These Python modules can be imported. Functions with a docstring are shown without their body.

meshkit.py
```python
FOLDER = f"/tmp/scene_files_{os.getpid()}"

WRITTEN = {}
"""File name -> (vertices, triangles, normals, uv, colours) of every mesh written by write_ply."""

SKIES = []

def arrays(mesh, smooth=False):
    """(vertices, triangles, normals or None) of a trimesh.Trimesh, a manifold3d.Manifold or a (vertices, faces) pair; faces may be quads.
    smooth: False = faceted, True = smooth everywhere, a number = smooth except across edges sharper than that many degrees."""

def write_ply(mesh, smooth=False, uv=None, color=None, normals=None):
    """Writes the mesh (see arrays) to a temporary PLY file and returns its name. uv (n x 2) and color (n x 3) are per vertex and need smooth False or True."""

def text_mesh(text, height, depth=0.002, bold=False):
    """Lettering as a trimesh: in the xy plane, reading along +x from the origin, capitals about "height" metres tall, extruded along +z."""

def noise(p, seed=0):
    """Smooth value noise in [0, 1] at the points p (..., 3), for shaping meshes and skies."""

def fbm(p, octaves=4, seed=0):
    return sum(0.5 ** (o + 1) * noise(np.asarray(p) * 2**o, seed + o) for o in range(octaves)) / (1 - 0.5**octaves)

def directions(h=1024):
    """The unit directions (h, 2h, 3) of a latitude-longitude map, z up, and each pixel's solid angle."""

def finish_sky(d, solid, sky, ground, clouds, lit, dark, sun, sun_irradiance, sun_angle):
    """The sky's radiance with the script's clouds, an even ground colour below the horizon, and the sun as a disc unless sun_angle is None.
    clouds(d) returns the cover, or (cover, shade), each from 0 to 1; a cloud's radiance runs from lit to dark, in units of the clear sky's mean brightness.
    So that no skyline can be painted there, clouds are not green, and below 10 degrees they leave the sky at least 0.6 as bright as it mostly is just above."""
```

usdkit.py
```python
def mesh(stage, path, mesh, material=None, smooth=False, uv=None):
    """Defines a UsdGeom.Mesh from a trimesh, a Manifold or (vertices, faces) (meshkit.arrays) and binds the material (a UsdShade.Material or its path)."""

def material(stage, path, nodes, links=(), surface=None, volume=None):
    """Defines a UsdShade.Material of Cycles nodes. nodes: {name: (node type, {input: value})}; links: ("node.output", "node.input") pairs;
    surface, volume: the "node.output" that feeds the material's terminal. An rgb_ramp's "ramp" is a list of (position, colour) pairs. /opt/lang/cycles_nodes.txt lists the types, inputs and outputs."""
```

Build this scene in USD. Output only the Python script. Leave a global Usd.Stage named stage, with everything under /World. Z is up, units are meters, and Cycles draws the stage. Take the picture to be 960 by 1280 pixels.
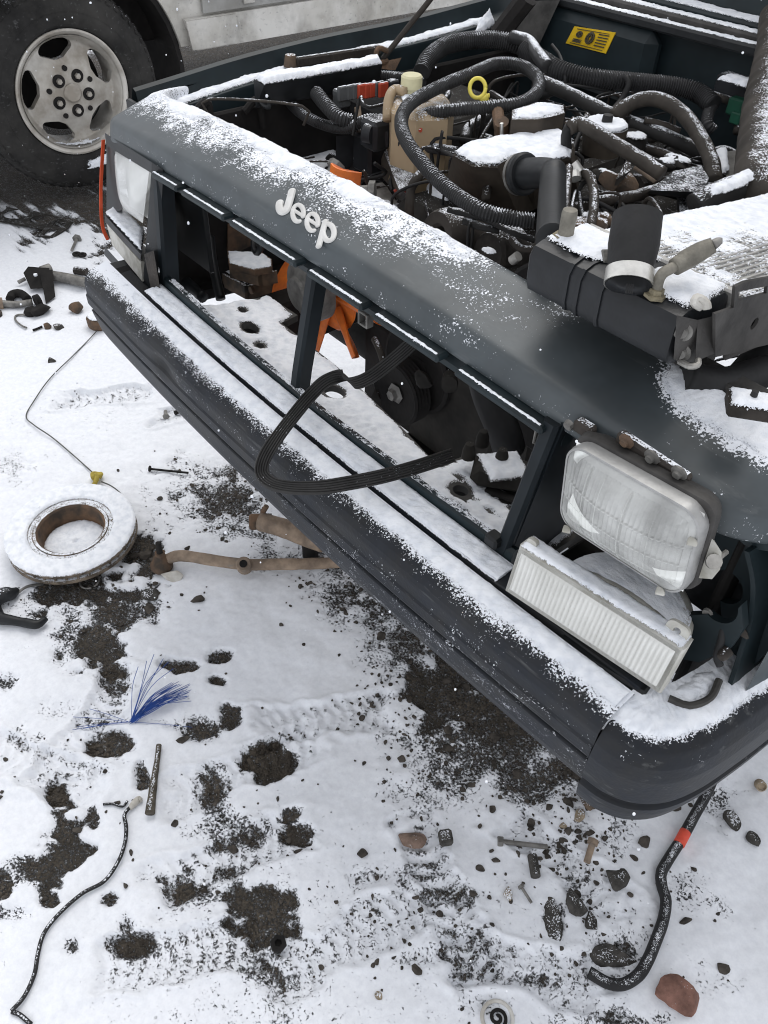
import math, random
import numpy as np, trimesh, usdkit, meshkit
from scipy.spatial import ConvexHull
from pxr import Usd, UsdGeom, UsdLux, UsdShade, Gf, Sdf, Vt

rng = np.random.default_rng(11)
random.seed(5)
stage = Usd.Stage.CreateInMemory()
UsdGeom.SetStageUpAxis(stage, UsdGeom.Tokens.z)
UsdGeom.SetStageMetersPerUnit(stage, 1.0)
UsdGeom.Xform.Define(stage, '/World')
UsdGeom.Scope.Define(stage, '/World/Looks')

# ------------------------------------------------------------------ camera, sky, sun, exposure
CF = 1029.476                                    # focal length in pixels of the 960 x 1280 photograph
CP = np.array([0.81768, -0.45584, 1.35252])
CR = np.array([[0.6392523, 0.7683927, 0.03048204], [-0.54318855, 0.42312883, 0.72519528], [-0.54433693, 0.48014024, -0.6878682]])
EXPOSURE = 0.47
SKY_STRENGTH = 0.1
SUN_INTENSITY = 0.30
SUN_ANGLE = 40.0
SUN_EL, SUN_AZ = math.radians(58), math.radians(-40)    # azimuth measured from +y towards +x

cam = UsdGeom.Camera.Define(stage, '/World/camera')
m = Gf.Matrix4d(1)
m.SetRow(0, Gf.Vec4d(*CR[0], 0)); m.SetRow(1, Gf.Vec4d(*CR[1], 0)); m.SetRow(2, Gf.Vec4d(*(-CR[2]), 0)); m.SetRow(3, Gf.Vec4d(*CP, 1))
cam.AddTransformOp().Set(m)
cam.CreateHorizontalApertureAttr(24.0); cam.CreateVerticalApertureAttr(32.0)
cam.CreateFocalLengthAttr(24.0 * CF / 960.0)
cam.CreateClippingRangeAttr((0.02, 5000.0))
cam.CreateExposureAttr(EXPOSURE)

sun_dir = np.array([math.sin(SUN_AZ) * math.cos(SUN_EL), math.cos(SUN_AZ) * math.cos(SUN_EL), math.sin(SUN_EL)])
sun = UsdLux.DistantLight.Define(stage, '/World/sun')
sun.CreateIntensityAttr(SUN_INTENSITY); sun.CreateAngleAttr(SUN_ANGLE); sun.CreateNormalizeAttr(True)
sun.CreateColorAttr(Gf.Vec3f(1.0, 0.975, 0.94))
zz = sun_dir; xx = np.cross([0, 0, 1], zz); xx /= np.linalg.norm(xx); yy = np.cross(zz, xx)
sm = Gf.Matrix4d(1)
sm.SetRow(0, Gf.Vec4d(*xx, 0)); sm.SetRow(1, Gf.Vec4d(*yy, 0)); sm.SetRow(2, Gf.Vec4d(*zz, 0))
sun.AddTransformOp().Set(sm)
sky_mat = usdkit.material(stage, '/World/Looks/overcast_sky', {
    "tc": ("texture_coordinate", {}),
    "n": ("noise_texture", {"scale": 2.5, "detail": 5, "roughness": 0.55}),
    "s": ("sky_texture", {"sky_type": "single_scattering", "sun_disc": False, "sun_elevation": SUN_EL, "sun_rotation": SUN_AZ, "air_density": 1.0, "aerosol_density": 3.0}),
    "r": ("rgb_ramp", {"ramp": [(0.3, (6.6, 6.9, 7.4)), (0.7, (8.6, 8.9, 9.4))]}),
    "cl": ("mix", {"mix_type": "mix", "fac": 0.0, "color1": (6.95, 7.05, 7.35), "color2": (8.9, 9.0, 9.3)}),
    "mx": ("mix", {"mix_type": "mix", "fac": 0.9}),
    "b": ("background_shader", {"strength": SKY_STRENGTH})},
    [("tc.generated", "n.vector"), ("n.fac", "cl.fac"), ("s.color", "mx.color1"), ("cl.color", "mx.color2"), ("mx.color", "b.color")], surface="b.background")
dome = UsdLux.DomeLight.Define(stage, '/World/sky')
UsdShade.MaterialBindingAPI.Apply(dome.GetPrim()).Bind(sky_mat)
dome.GetPrim().SetCustomDataByKey('kind', 'structure')

# ------------------------------------------------------------------ helpers
def ray(px, py):
    return CR.T @ np.array([(px - 480) / CF, -(py - 640) / CF, 1.0])
def at(px, py, x=None, y=None, z=None):
    """The world point on a plane of constant x, y or z that lies in this direction."""
    d = ray(px, py)
    t = ((x - CP[0]) / d[0]) if x is not None else ((y - CP[1]) / d[1]) if y is not None else (z - CP[2]) / d[2]
    return CP + t * d
def atp(px, py, p0, n):
    d = ray(px, py); t = np.dot(np.asarray(p0) - CP, n) / np.dot(d, n)
    return CP + t * d
def unit(v):
    v = np.asarray(v, float); return v / (np.linalg.norm(v) + 1e-12)

used = {}
def path_for(parent, name):
    base = parent + '/' + name
    k = used.get(base, 0); used[base] = k + 1
    return base if k == 0 else f'{base}_{k:03d}'
def tag(prim, label=None, cat=None, group=None, kind=None):
    for k, v in (('label', label), ('category', cat), ('group', group), ('kind', kind)):
        if v: prim.SetCustomDataByKey(k, v)
    return prim
def thing(name, label, cat, group=None, loc=(0, 0, 0)):
    p = path_for('/World', name)
    x = UsdGeom.Xform.Define(stage, p)
    x.AddTranslateOp().Set(Gf.Vec3d(*map(float, loc)))
    tag(x.GetPrim(), label, cat, group)
    x.GetPrim().SetCustomDataByKey('label', label)
    return (p, np.asarray(loc, float))
def part(parent, name, mesh, mat, smooth=30, attrs=None, kind=None, label=None):
    """One Mesh prim under a thing (path, base), a part (path, base) or /World (None)."""
    if mesh is None: return None
    if mat == 'snow':
        if isinstance(mesh, trimesh.Trimesh) and 'cov' in mesh.metadata: attrs = {'snow': mesh.metadata['cov']}
        else: mat = 'snow_solid'
    root, loc = parent if parent else ('/World', np.zeros(3))
    p = path_for(root, name)
    if hasattr(mesh, 'to_mesh') or not isinstance(mesh, (tuple, list)):
        v, f, _ = meshkit.arrays(mesh)
        mesh = trimesh.Trimesh(v - loc, f, process=False)
    else:
        mesh = (np.asarray(mesh[0]) - loc, mesh[1])
    if attrs is not None: smooth = True
    g = usdkit.mesh(stage, p, mesh, M[mat], smooth=smooth)
    if attrs:
        for k, a in attrs.items():
            UsdGeom.PrimvarsAPI(g.GetPrim()).CreatePrimvar(k, Sdf.ValueTypeNames.FloatArray, 'vertex').Set(Vt.FloatArray.FromNumpy(np.asarray(a, np.float32)))
    if kind or label: tag(g.GetPrim(), label=label, kind=kind)
    return (p, loc)
def single(name, mesh, mat, label, cat, group=None, smooth=30):
    v, f, _ = meshkit.arrays(mesh)
    c = v.mean(0); c[2] = v[:, 2].min()
    t = thing(name, label, cat, group, c)
    return t

def cat(*ms):
    ms = [x for k in ms for x in (k if isinstance(k, (list, tuple)) else [k])]
    return trimesh.util.concatenate(ms)
def box(c, s, b=0.0, rot=None):
    """A box with chamfered edges, centre c, full size s."""
    h = np.asarray(s, float) / 2; b = min(b, h.min() * 0.9)
    pts = []
    for sx in (-1, 1):
        for sy in (-1, 1):
            for sz in (-1, 1):
                S = np.array([sx, sy, sz])
                if b > 0:
                    for k in range(3):
                        q = h.copy(); q -= b; q[k] = h[k]; pts.append(S * q)
                else: pts.append(S * h)
    m = trimesh.convex.convex_hull(np.array(pts))
    v = np.array(m.vertices)
    if rot is not None: v = v @ np.asarray(rot).T
    return trimesh.Trimesh(v + np.asarray(c), m.faces, process=False)
def frame(xd, zd):
    """Rotation whose columns are the local x, y, z directions."""
    x = unit(xd); z = unit(np.asarray(zd) - np.dot(zd, x) * x); return np.stack([x, np.cross(z, x), z], 1)
def boxd(a, b, w, h, bev=0.002, up=(0, 0, 1), ext=0.0):
    """A bar from a to b, w wide, h high along up."""
    a, b = np.asarray(a, float), np.asarray(b, float); d = b - a
    return box((a + b) / 2, (np.linalg.norm(d) + ext, w, h), bev, frame(d, up))
def hull(pts):
    return trimesh.convex.convex_hull(np.asarray(pts, float))
def cyl(a, b, r, r2=None, n=20, bev=0.0):
    a, b = np.asarray(a, float), np.asarray(b, float); d = b - a; L = np.linalg.norm(d)
    r2 = r if r2 is None else r2
    prof = [(0, 0), (r - bev, 0), (r, bev), (r2, L - bev), (r2 - bev, L), (0, L)] if bev else [(0, 0), (r, 0), (r2, L), (0, L)]
    return lathe(prof, a, d, n)
def lathe(prof, o=(0, 0, 0), axis=(0, 0, 1), n=24):
    prof = np.asarray(prof, float); z = unit(axis)
    x = unit(np.cross(z, [0.31, 0.9, 0.2])); y = np.cross(z, x)
    a = np.arange(n) * 2 * np.pi / n
    v = np.asarray(o) + (prof[:, None, 0, None] * (np.cos(a)[None, :, None] * x + np.sin(a)[None, :, None] * y) + prof[:, None, 1, None] * z)
    k = len(prof)
    i, j = np.meshgrid(np.arange(k - 1), np.arange(n), indexing='ij')
    q = np.stack([i * n + j, i * n + (j + 1) % n, (i + 1) * n + (j + 1) % n, (i + 1) * n + j], -1).reshape(-1, 4)
    f = np.vstack([q[:, [0, 1, 2]], q[:, [0, 2, 3]]])
    m = trimesh.Trimesh(v.reshape(-1, 3), f, process=False)
    m.merge_vertices(); m.update_faces(m.nondegenerate_faces()); return m
def spline(pts, step=0.006):
    p = np.asarray(pts, float)
    if len(p) == 2:
        n = max(2, int(np.linalg.norm(p[1] - p[0]) / step)); return p[0] + np.linspace(0, 1, n)[:, None] * (p[1] - p[0])
    P = np.vstack([2 * p[0] - p[1], p, 2 * p[-1] - p[-2]]); out = []
    for i in range(1, len(P) - 2):
        p0, p1, p2, p3 = P[i - 1:i + 3]
        n = max(3, int(np.linalg.norm(p2 - p1) / step)); t = np.linspace(0, 1, n, endpoint=False)[:, None]
        out.append(0.5 * (2 * p1 + (p2 - p0) * t + (2 * p0 - 5 * p1 + 4 * p2 - p3) * t * t + (3 * p1 - p0 - 3 * p2 + p3) * t ** 3))
    return np.vstack(out + [p[-1:]])
def sweep(c, r, sides=12, caps=True):
    c = np.asarray(c, float); n = len(c); r = np.broadcast_to(r, (n,))
    t = np.gradient(c, axis=0); t /= np.linalg.norm(t, axis=1, keepdims=True) + 1e-12
    a = np.zeros_like(c); a[0] = unit(np.cross(t[0], [0.12, 0.2, 0.97]))
    for i in range(1, n):
        q = a[i - 1] - np.dot(a[i - 1], t[i]) * t[i]; a[i] = q / (np.linalg.norm(q) + 1e-12)
    b = np.cross(t, a); g = np.arange(sides) * 2 * np.pi / sides
    v = c[:, None] + r[:, None, None] * (np.cos(g)[None, :, None] * a[:, None] + np.sin(g)[None, :, None] * b[:, None])
    i, j = np.meshgrid(np.arange(n - 1), np.arange(sides), indexing='ij')
    q = np.stack([i * sides + j, i * sides + (j + 1) % sides, (i + 1) * sides + (j + 1) % sides, (i + 1) * sides + j], -1).reshape(-1, 4)
    f = [q[:, [0, 1, 2]], q[:, [0, 2, 3]]]; v = v.reshape(-1, 3)
    if caps:
        v = np.vstack([v, c[0], c[-1]]); k = np.arange(sides); e = (n - 1) * sides
        f += [np.stack([(k + 1) % sides, k, np.full(sides, n * sides)], 1), np.stack([e + k, e + (k + 1) % sides, np.full(sides, n * sides + 1)], 1)]
    return trimesh.Trimesh(v, np.vstack(f), process=False)
def tube(pts, r, sides=12, step=0.006, wob=0.0):
    c = spline(pts, step)
    if np.ndim(r): r = np.interp(np.linspace(0, 1, len(c)), np.linspace(0, 1, len(r)), r)
    if wob: r = r * (1 + wob * (meshkit.noise(c * 60, 3) - .5))
    return sweep(c, r, sides)
def corrugated(pts, r, pitch=0.005, sides=12):
    c = spline(pts, pitch * .8 / 4)
    s = np.concatenate([[0], np.cumsum(np.linalg.norm(np.diff(c, axis=0), axis=1))])
    pitch = pitch * .8; n = int(s[-1] / (pitch / 5)); u = np.linspace(0, s[-1], n); c = np.stack([np.interp(u, s, c[:, k]) for k in range(3)], 1)
    w = np.clip(np.sin(2 * np.pi * u / pitch) * 1.6, -1, 1)
    return sweep(c, r * (0.95 + 0.08 * w), sides)
def grid_mesh(V):
    """Vertices (a, b, 3) as a sheet."""
    a, b = V.shape[:2]
    i, j = np.meshgrid(np.arange(a - 1), np.arange(b - 1), indexing='ij')
    q = np.stack([i * b + j, (i + 1) * b + j, (i + 1) * b + j + 1, i * b + j + 1], -1).reshape(-1, 4)
    return V.reshape(-1, 3), np.vstack([q[:, [0, 1, 2]], q[:, [0, 2, 3]]])
def snow_sheet(V, cov, thick=0.012, up=(0, 0, 1), grain=0.0012):
    """Snow lying on the sheet V (a, b, 3): a layer whose depth follows cov and whose edge is where cov falls to nothing."""
    up = np.asarray(up, float); nz = meshkit.noise(V * 420, 7) - .5; lo = meshkit.fbm(V * 45, 3, 2) - .5
    thick = thick * .7; c = cov + lo * 0.75 + nz * 0.35
    h = np.where(c > 0, thick * np.clip(c, 0, 1) ** .75 * (0.75 + 0.5 * (lo + .5)) + grain * nz * 1.2, -0.0012)
    W = V + h[..., None] * up
    v, f = grid_mesh(W)
    keep = (c.reshape(-1)[f] > -0.30).any(1)
    f = f[keep]; idx = np.unique(f); inv = np.full(len(v), -1); inv[idx] = np.arange(len(idx))
    if len(f) == 0: return None
    mm = trimesh.Trimesh(v[idx], inv[f], process=False)
    if mm.face_normals[:, :].dot(up).mean() < 0: mm.invert()
    mm.metadata['cov'] = c.reshape(-1)[idx]; return mm
def quad_grid(a, b, c, d, n, k):
    """Bilinear sheet a-b (u) and d-c (u), v from ab to dc."""
    u = np.linspace(0, 1, n)[:, None, None]; v = np.linspace(0, 1, k)[None, :, None]
    a, b, c, d = (np.asarray(q, float) for q in (a, b, c, d))
    return (1 - u) * (1 - v) * a + u * (1 - v) * b + u * v * c + (1 - u) * v * d
def quad_snow(a, b, c, d, thick=.012, res=.0035, full=1.0, edge=.18, seed=0):
    a, b, c, d = (np.asarray(q, float) for q in (a, b, c, d))
    n = max(8, int(np.linalg.norm(b - a) / res)); k = max(8, int(np.linalg.norm(d - a) / res))
    V = quad_grid(a, b, c, d, n, k)
    u = np.linspace(0, 1, n)[:, None]; v = np.linspace(0, 1, k)[None, :]
    L, W = np.linalg.norm(b - a), np.linalg.norm(d - a)
    e = np.minimum(np.minimum(u, 1 - u) * L, np.minimum(v, 1 - v) * W) / (edge * min(L, W))
    return snow_sheet(V, np.clip(e, 0, 1) * 1.2 - .25 + (full - 1), thick)
def loft(secs, closed=True, caps=True):
    """Sections (n, k, 3) joined into a skin."""
    S = np.asarray(secs, float); n, k = S.shape[:2]; kk = k if closed else k - 1
    i, j = np.meshgrid(np.arange(n - 1), np.arange(kk), indexing='ij')
    q = np.stack([i * k + j, i * k + (j + 1) % k, (i + 1) * k + (j + 1) % k, (i + 1) * k + j], -1).reshape(-1, 4)
    f = [q[:, [0, 1, 2]], q[:, [0, 2, 3]]]; v = S.reshape(-1, 3)
    if caps and closed:
        v = np.vstack([v, S[0].mean(0), S[-1].mean(0)]); g = np.arange(k); e = (n - 1) * k
        f += [np.stack([(g + 1) % k, g, np.full(k, n * k)], 1), np.stack([e + g, e + (g + 1) % k, np.full(k, n * k + 1)], 1)]
    return trimesh.Trimesh(v, np.vstack(f), process=False)
def prism(poly, o, xd, yd, t):
    """A flat polygon in the plane (xd, yd) at o, t thick along xd x yd; the polygon may be a shapely shape."""
    from shapely.geometry import Polygon
    g = poly if hasattr(poly, 'exterior') else Polygon(poly).buffer(0)
    mm = trimesh.creation.extrude_polygon(g, t, engine='earcut')
    x, y = np.asarray(xd, float), np.asarray(yd, float); z = unit(np.cross(x, y))
    v = np.asarray(mm.vertices); return trimesh.Trimesh(np.asarray(o) + v[:, :1] * x + v[:, 1:2] * y + v[:, 2:] * z, mm.faces, process=False)
def rock(c, s, seed=0, sub=2, rough=.35, rot=0.0):
    mm = trimesh.creation.icosphere(subdivisions=sub); v = np.array(mm.vertices)
    v *= (1 - rough / 2 + rough * meshkit.fbm(v * 1.6 + seed * 7.3, 3, seed))[:, None]
    # flat facets, as on broken stone
    r2 = np.random.default_rng(seed + 100)
    for _ in range(7):
        n = unit(r2.normal(size=3)); dd = r2.uniform(.45, .7); k = v @ n - dd; v -= np.clip(k, 0, None)[:, None] * n * .9
    v *= np.asarray(s) / 2 * 1.35; cr, sr = math.cos(rot), math.sin(rot)
    v = v @ np.array([[cr, sr, 0], [-sr, cr, 0], [0, 0, 1]]); return trimesh.Trimesh(v + np.asarray(c), mm.faces, process=False)

# ------------------------------------------------------------------ materials
M = {}
SNOW = (0.74, 0.765, 0.81)
def mat(name, col, rough=0.5, metal=0.0, var=0.25, scale=30.0, bump=0.15, col2=None, spec=0.28, snow=None, thr=0.75, attr=False, grain=420.0, bdist=.002, coat=0.0, wear=0.0):
    """A worn surface: colour varies in patches. snow: how far lying snow reaches down from surfaces that face up; attr: the mesh's own snow cover."""
    col2 = col2 if col2 is not None else tuple(c * (1 - var) for c in col)
    col1 = tuple(min(1, c * (1 + var)) for c in col)
    N = {"g": ("geometry", {}), "n1": ("noise_texture", {"scale": scale, "detail": 5, "roughness": .6}),
         "r1": ("map_range", {"from_min": .35, "from_max": .65, "clamp": True}),
         "c": ("mix", {"color1": col1, "color2": col2}),
         "n2": ("noise_texture", {"scale": scale * 9, "detail": 3}),
         "b": ("bump", {"strength": bump, "distance": bdist}),
         "p": ("principled_bsdf", {"roughness": rough, "metallic": metal, "specular_ior_level": spec, "coat_weight": coat})}
    L = [("g.position", "n1.vector"), ("n1.fac", "r1.value"), ("r1.result", "c.fac"), ("g.position", "n2.vector"), ("n2.fac", "b.height")]
    cc = "c.color"
    if wear:
        N.update({"wm": ("mapping", {"scale": (9.0, 60.0, 90.0)}), "wn": ("noise_texture", {"scale": 1.0, "detail": 6, "roughness": .62}), "wr": ("map_range", {"from_min": .60, "from_max": .72, "to_max": wear, "clamp": True}), "wc": ("mix", {"color2": (.16, .165, .165)}), "dn": ("noise_texture", {"scale": 6.0, "detail": 6, "roughness": .7}), "dr": ("map_range", {"from_min": .45, "from_max": .75, "to_max": wear * .8, "clamp": True}), "dc": ("mix", {"color2": (.10, .095, .085)})})
        L += [("g.position", "wm.vector"), ("wm.vector", "wn.vector"), ("wn.fac", "wr.value"), ("wr.result", "wc.fac"), ("c.color", "wc.color1"), ("g.position", "dn.vector"), ("dn.fac", "dr.value"), ("dr.result", "dc.fac"), ("wc.color", "dc.color1")]
        cc = "dc.color"
    if snow is None and not attr:
        L += [(cc, "p.base_color"), ("b.normal", "p.normal")]
    else:
        N.update({"sg": ("noise_texture", {"scale": grain, "detail": 2.5, "roughness": .65}), "sm": ("noise_texture", {"scale": 55.0, "detail": 3}),
                  "a1": ("math", {"math_type": "multiply_add", "value2": 3.0, "value3": -1.5}),
                  "a2": ("math", {"math_type": "multiply_add", "value2": 1.3, "value3": -.65}),
                  "s1": ("math", {"math_type": "add"}), "s2": ("math", {"math_type": "add"}),
                  "k": ("map_range", {"range_type": "smoothstep", "from_min": -.08, "from_max": .12, "clamp": True}),
                  "cm": ("mix", {"color2": SNOW}), "rm": ("math", {"math_type": "multiply_add", "value2": .85 - rough, "value3": rough}),
                  "bs": ("bump", {"strength": .5, "distance": .0016}), "mm": ("math", {"math_type": "multiply_add", "value2": -metal, "value3": metal})})
        L += [("g.position", "sg.vector"), ("g.position", "sm.vector"), ("sg.fac", "a1.value1"), ("sm.fac", "a2.value1"), ("a1.value", "s1.value1"), ("a2.value", "s1.value2"),
              ("s1.value", "s2.value1"), ("s2.value", "k.value"), ("k.result", "cm.fac"), (cc, "cm.color1"), ("cm.color", "p.base_color"),
              ("k.result", "rm.value1"), ("rm.value", "p.roughness"), ("k.result", "bs.height"), ("b.normal", "bs.normal"), ("bs.normal", "p.normal"), ("k.result", "mm.value1"), ("mm.value", "p.metallic")]
        if attr:
            N["at"] = ("attribute", {"attribute": "snow"}); L.append(("at.fac", "s2.value2"))
        else:
            N.update({"sx": ("separate_xyz", {}), "nz": ("math", {"math_type": "multiply_add", "value2": 2.2, "value3": -2.2 * thr - .25 + snow})})
            L += [("g.normal", "sx.vector"), ("sx.z", "nz.value1"), ("nz.value", "s2.value2")]
    M[name] = usdkit.material(stage, '/World/Looks/' + name, N, L, surface="p.BSDF")

def snow_mat(name, sheet):
    N = {"g": ("geometry", {}), "n": ("noise_texture", {"scale": 700.0, "detail": 4, "roughness": .7}), "m": ("noise_texture", {"scale": 70.0, "detail": 4}),
         "c": ("mix", {"color1": (.64, .67, .72), "color2": (.79, .81, .845)}), "r": ("map_range", {"from_min": .3, "from_max": .6, "clamp": True}),
         "b": ("bump", {"strength": .45, "distance": .0016}), "b2": ("bump", {"strength": .4, "distance": .005}),
         "p": ("principled_bsdf", {"roughness": .75, "specular_ior_level": .25})}
    L = [("g.position", "n.vector"), ("g.position", "m.vector"), ("n.fac", "b.height"), ("m.fac", "b2.height"), ("b2.normal", "b.normal"), ("b.normal", "p.normal"), ("m.fac", "r.value"), ("r.result", "c.fac"), ("c.color", "p.base_color")]
    out = "p.BSDF"
    if sheet:      # single grains at the thin edge of the layer
        N.update({"at": ("attribute", {"attribute": "snow"}), "e": ("noise_texture", {"scale": 620.0, "detail": 2, "roughness": .6}), "e1": ("math", {"math_type": "multiply_add", "value2": 2.6, "value3": -1.42}),
                  "e2": ("math", {"math_type": "multiply_add", "value2": 1.9}), "k": ("map_range", {"range_type": "smoothstep", "from_min": -.08, "from_max": .12, "clamp": True}), "t": ("transparent_bsdf", {}), "x": ("mix_closure", {})})
        L += [("g.position", "e.vector"), ("e.fac", "e1.value1"), ("at.fac", "e2.value1"), ("e1.value", "e2.value3"), ("e2.value", "k.value"), ("k.result", "x.fac"), ("t.BSDF", "x.closure1"), ("p.BSDF", "x.closure2")]
        out = "x.closure"
    M[name] = usdkit.material(stage, '/World/Looks/' + name, N, L, surface=out)
snow_mat('snow', True); snow_mat('snow_solid', False)
mat('header_paint', (.043, .052, .057), .42, .15, .18, 14, .06, attr=True, spec=.45, wear=.22, grain=340.0)
mat('bumper_plastic', (.012, .014, .018), .55, 0, .25, 24, .25, attr=True, spec=.2, wear=.35, grain=400.0)
mat('green_paint', (.009, .0145, .017), .45, .1, .3, 12, .05)
mat('post_paint', (.007, .010, .0125), .5, .0, .3, 12, .05, spec=.2)
mat('green_paint_snowy', (.022, .030, .034), .45, .1, .3, 12, .05, snow=.0, thr=.80)
mat('black_plastic', (.009, .010, .011), .45, 0, .3, 30, .12)
mat('black_plastic_snowy', (.012, .013, .015), .5, 0, .3, 30, .12, snow=-.15, thr=.85)
mat('hose_rubber', (.015, .0145, .014), .6, 0, .35, 25, .2, snow=.0, thr=.80)
mat('hose_dusty', (.036, .031, .026), .75, 0, .35, 22, .2, snow=.0, thr=.86)
mat('hose_clean', (.012, .012, .0125), .6, 0, .3, 25, .2)
mat('conduit', (.022, .022, .0225), .42, 0, .35, 30, .1, snow=.02, thr=.78)
mat('conduit_bare', (.020, .020, .021), .5, 0, .35, 30, .1, snow=0., thr=.97)
mat('grimy_metal', (.034, .029, .025), .7, .2, .5, 18, .4, snow=.0, thr=.86)
mat('dark_grime', (.009, .008, .0075), .85, 0, .5, 16, .4)
mat('dark_grime_snowy', (.015, .0135, .0115), .8, 0, .5, 16, .4, snow=-.62, thr=.84)
mat('brown_cover', (.038, .031, .024), .6, .15, .45, 14, .3, snow=.0, thr=.88)
mat('rusty_metal', (.115, .070, .043), .8, .1, .4, 26, .4, col2=(.05, .040, .032))
mat('rusty_snowy', (.11, .075, .05), .8, .1, .5, 26, .4, col2=(.05, .045, .04), snow=.0, thr=.85)
mat('tan_rust', (.27, .205, .15), .8, .05, .2, 30, .35, col2=(.16, .12, .09), wear=.5)
mat('steel', (.30, .29, .27), .45, .7, .3, 40, .2)
mat('dull_steel', (.17, .165, .155), .55, .5, .35, 40, .3)
mat('clamp_steel', (.55, .54, .51), .35, .85, .15, 60, .1)
mat('alloy_rim', (.40, .385, .355), .42, .45, .25, 9, .12, col2=(.25, .225, .19), snow=-.15, thr=.9)
mat('tyre_rubber', (.014, .0135, .013), .85, 0, .6, 7, .5, wear=.3, snow=-.25, thr=.85)
mat('orange_paint', (.80, .19, .025), .5, 0, .12, 26, .15, col2=(.55, .13, .03), wear=.35)
mat('tan_plastic', (.27, .205, .13), .5, 0, .2, 10, .05, col2=(.24, .18, .11), snow=-.05, thr=.9)
mat('cream_plastic', (.50, .47, .30), .4, 0, .12, 20, .05)
mat('yellow_plastic', (.62, .53, .10), .4, 0, .12, 20, .05)
mat('sticker_yellow', (.62, .40, .015), .5, 0, .12, 20, .03)
mat('print_dark', (.06, .05, .03), .6, 0, .1, 20, .0)
mat('red_plastic', (.35, .05, .025), .45, 0, .2, 30, .05, snow=.0, thr=.8)
mat('red_tape', (.55, .07, .04), .6, 0, .2, 30, .05)
mat('grey_relay', (.075, .078, .08), .5, 0, .2, 30, .1, snow=.1, thr=.8)
mat('orange_marker', (.50, .075, .03), .3, 0, .15, 20, .03)
mat('white_letters', (.50, .50, .49), .4, 0, .12, 40, .05, col2=(.46, .455, .44))
mat('green_plastic', (.008, .05, .03), .5, 0, .2, 30, .05)
mat('tarnished_brass', (.20, .175, .12), .6, .4, .3, 60, .4)
mat('brown_stone', (.17, .12, .095), .9, 0, .4, 60, .8, snow=-.6, thr=.8)
mat('brick_stone', (.17, .09, .07), .9, 0, .35, 50, .8, snow=-.55, thr=.85)
mat('dark_stone', (.050, .047, .043), .9, 0, .5, 70, .8, snow=-.35, thr=.82)
mat('dark_bare_stone', (.055, .048, .041), .9, 0, .5, 70, .8)
mat('tan_stone', (.26, .21, .15), .9, 0, .35, 60, .8, snow=-.1, thr=.8)
mat('wood_bark', (.075, .065, .05), .85, 0, .4, 60, .8, snow=-.05, thr=.9)
mat('cable_rubber', (.016, .016, .017), .6, 0, .2, 60, .1, snow=-.25, thr=.85)
mat('wire_grey', (.09, .09, .085), .6, .3, .2, 60, .1)
mat('hose_frosty', (.014, .014, .015), .6, 0, .2, 60, .1, attr=False, snow=-.55, thr=.70, grain=700.0)
mat('blue_plastic', (.015, .06, .26), .45, 0, .2, 60, .0)
mat('rope_yellow', (.38, .30, .06), .8, 0, .3, 90, .4)
mat('rotor_iron', (.13, .105, .08), .8, .2, .45, 40, .4, col2=(.055, .045, .035), snow=.05, thr=.8)
mat('belt_rubber', (.017, .0165, .016), .6, 0, .3, 40, .2, snow=-.62, thr=.85)
mat('white_van_paint', (.46, .45, .425), .45, 0, .12, 5, .05, col2=(.34, .325, .29), wear=.8)
mat('silver_cladding', (.27, .27, .26), .5, .2, .15, 5, .08, col2=(.20, .195, .18), wear=.6)
mat('window_glass_dark', (.01, .011, .012), .08, 0, .1, 5, .0)
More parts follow.
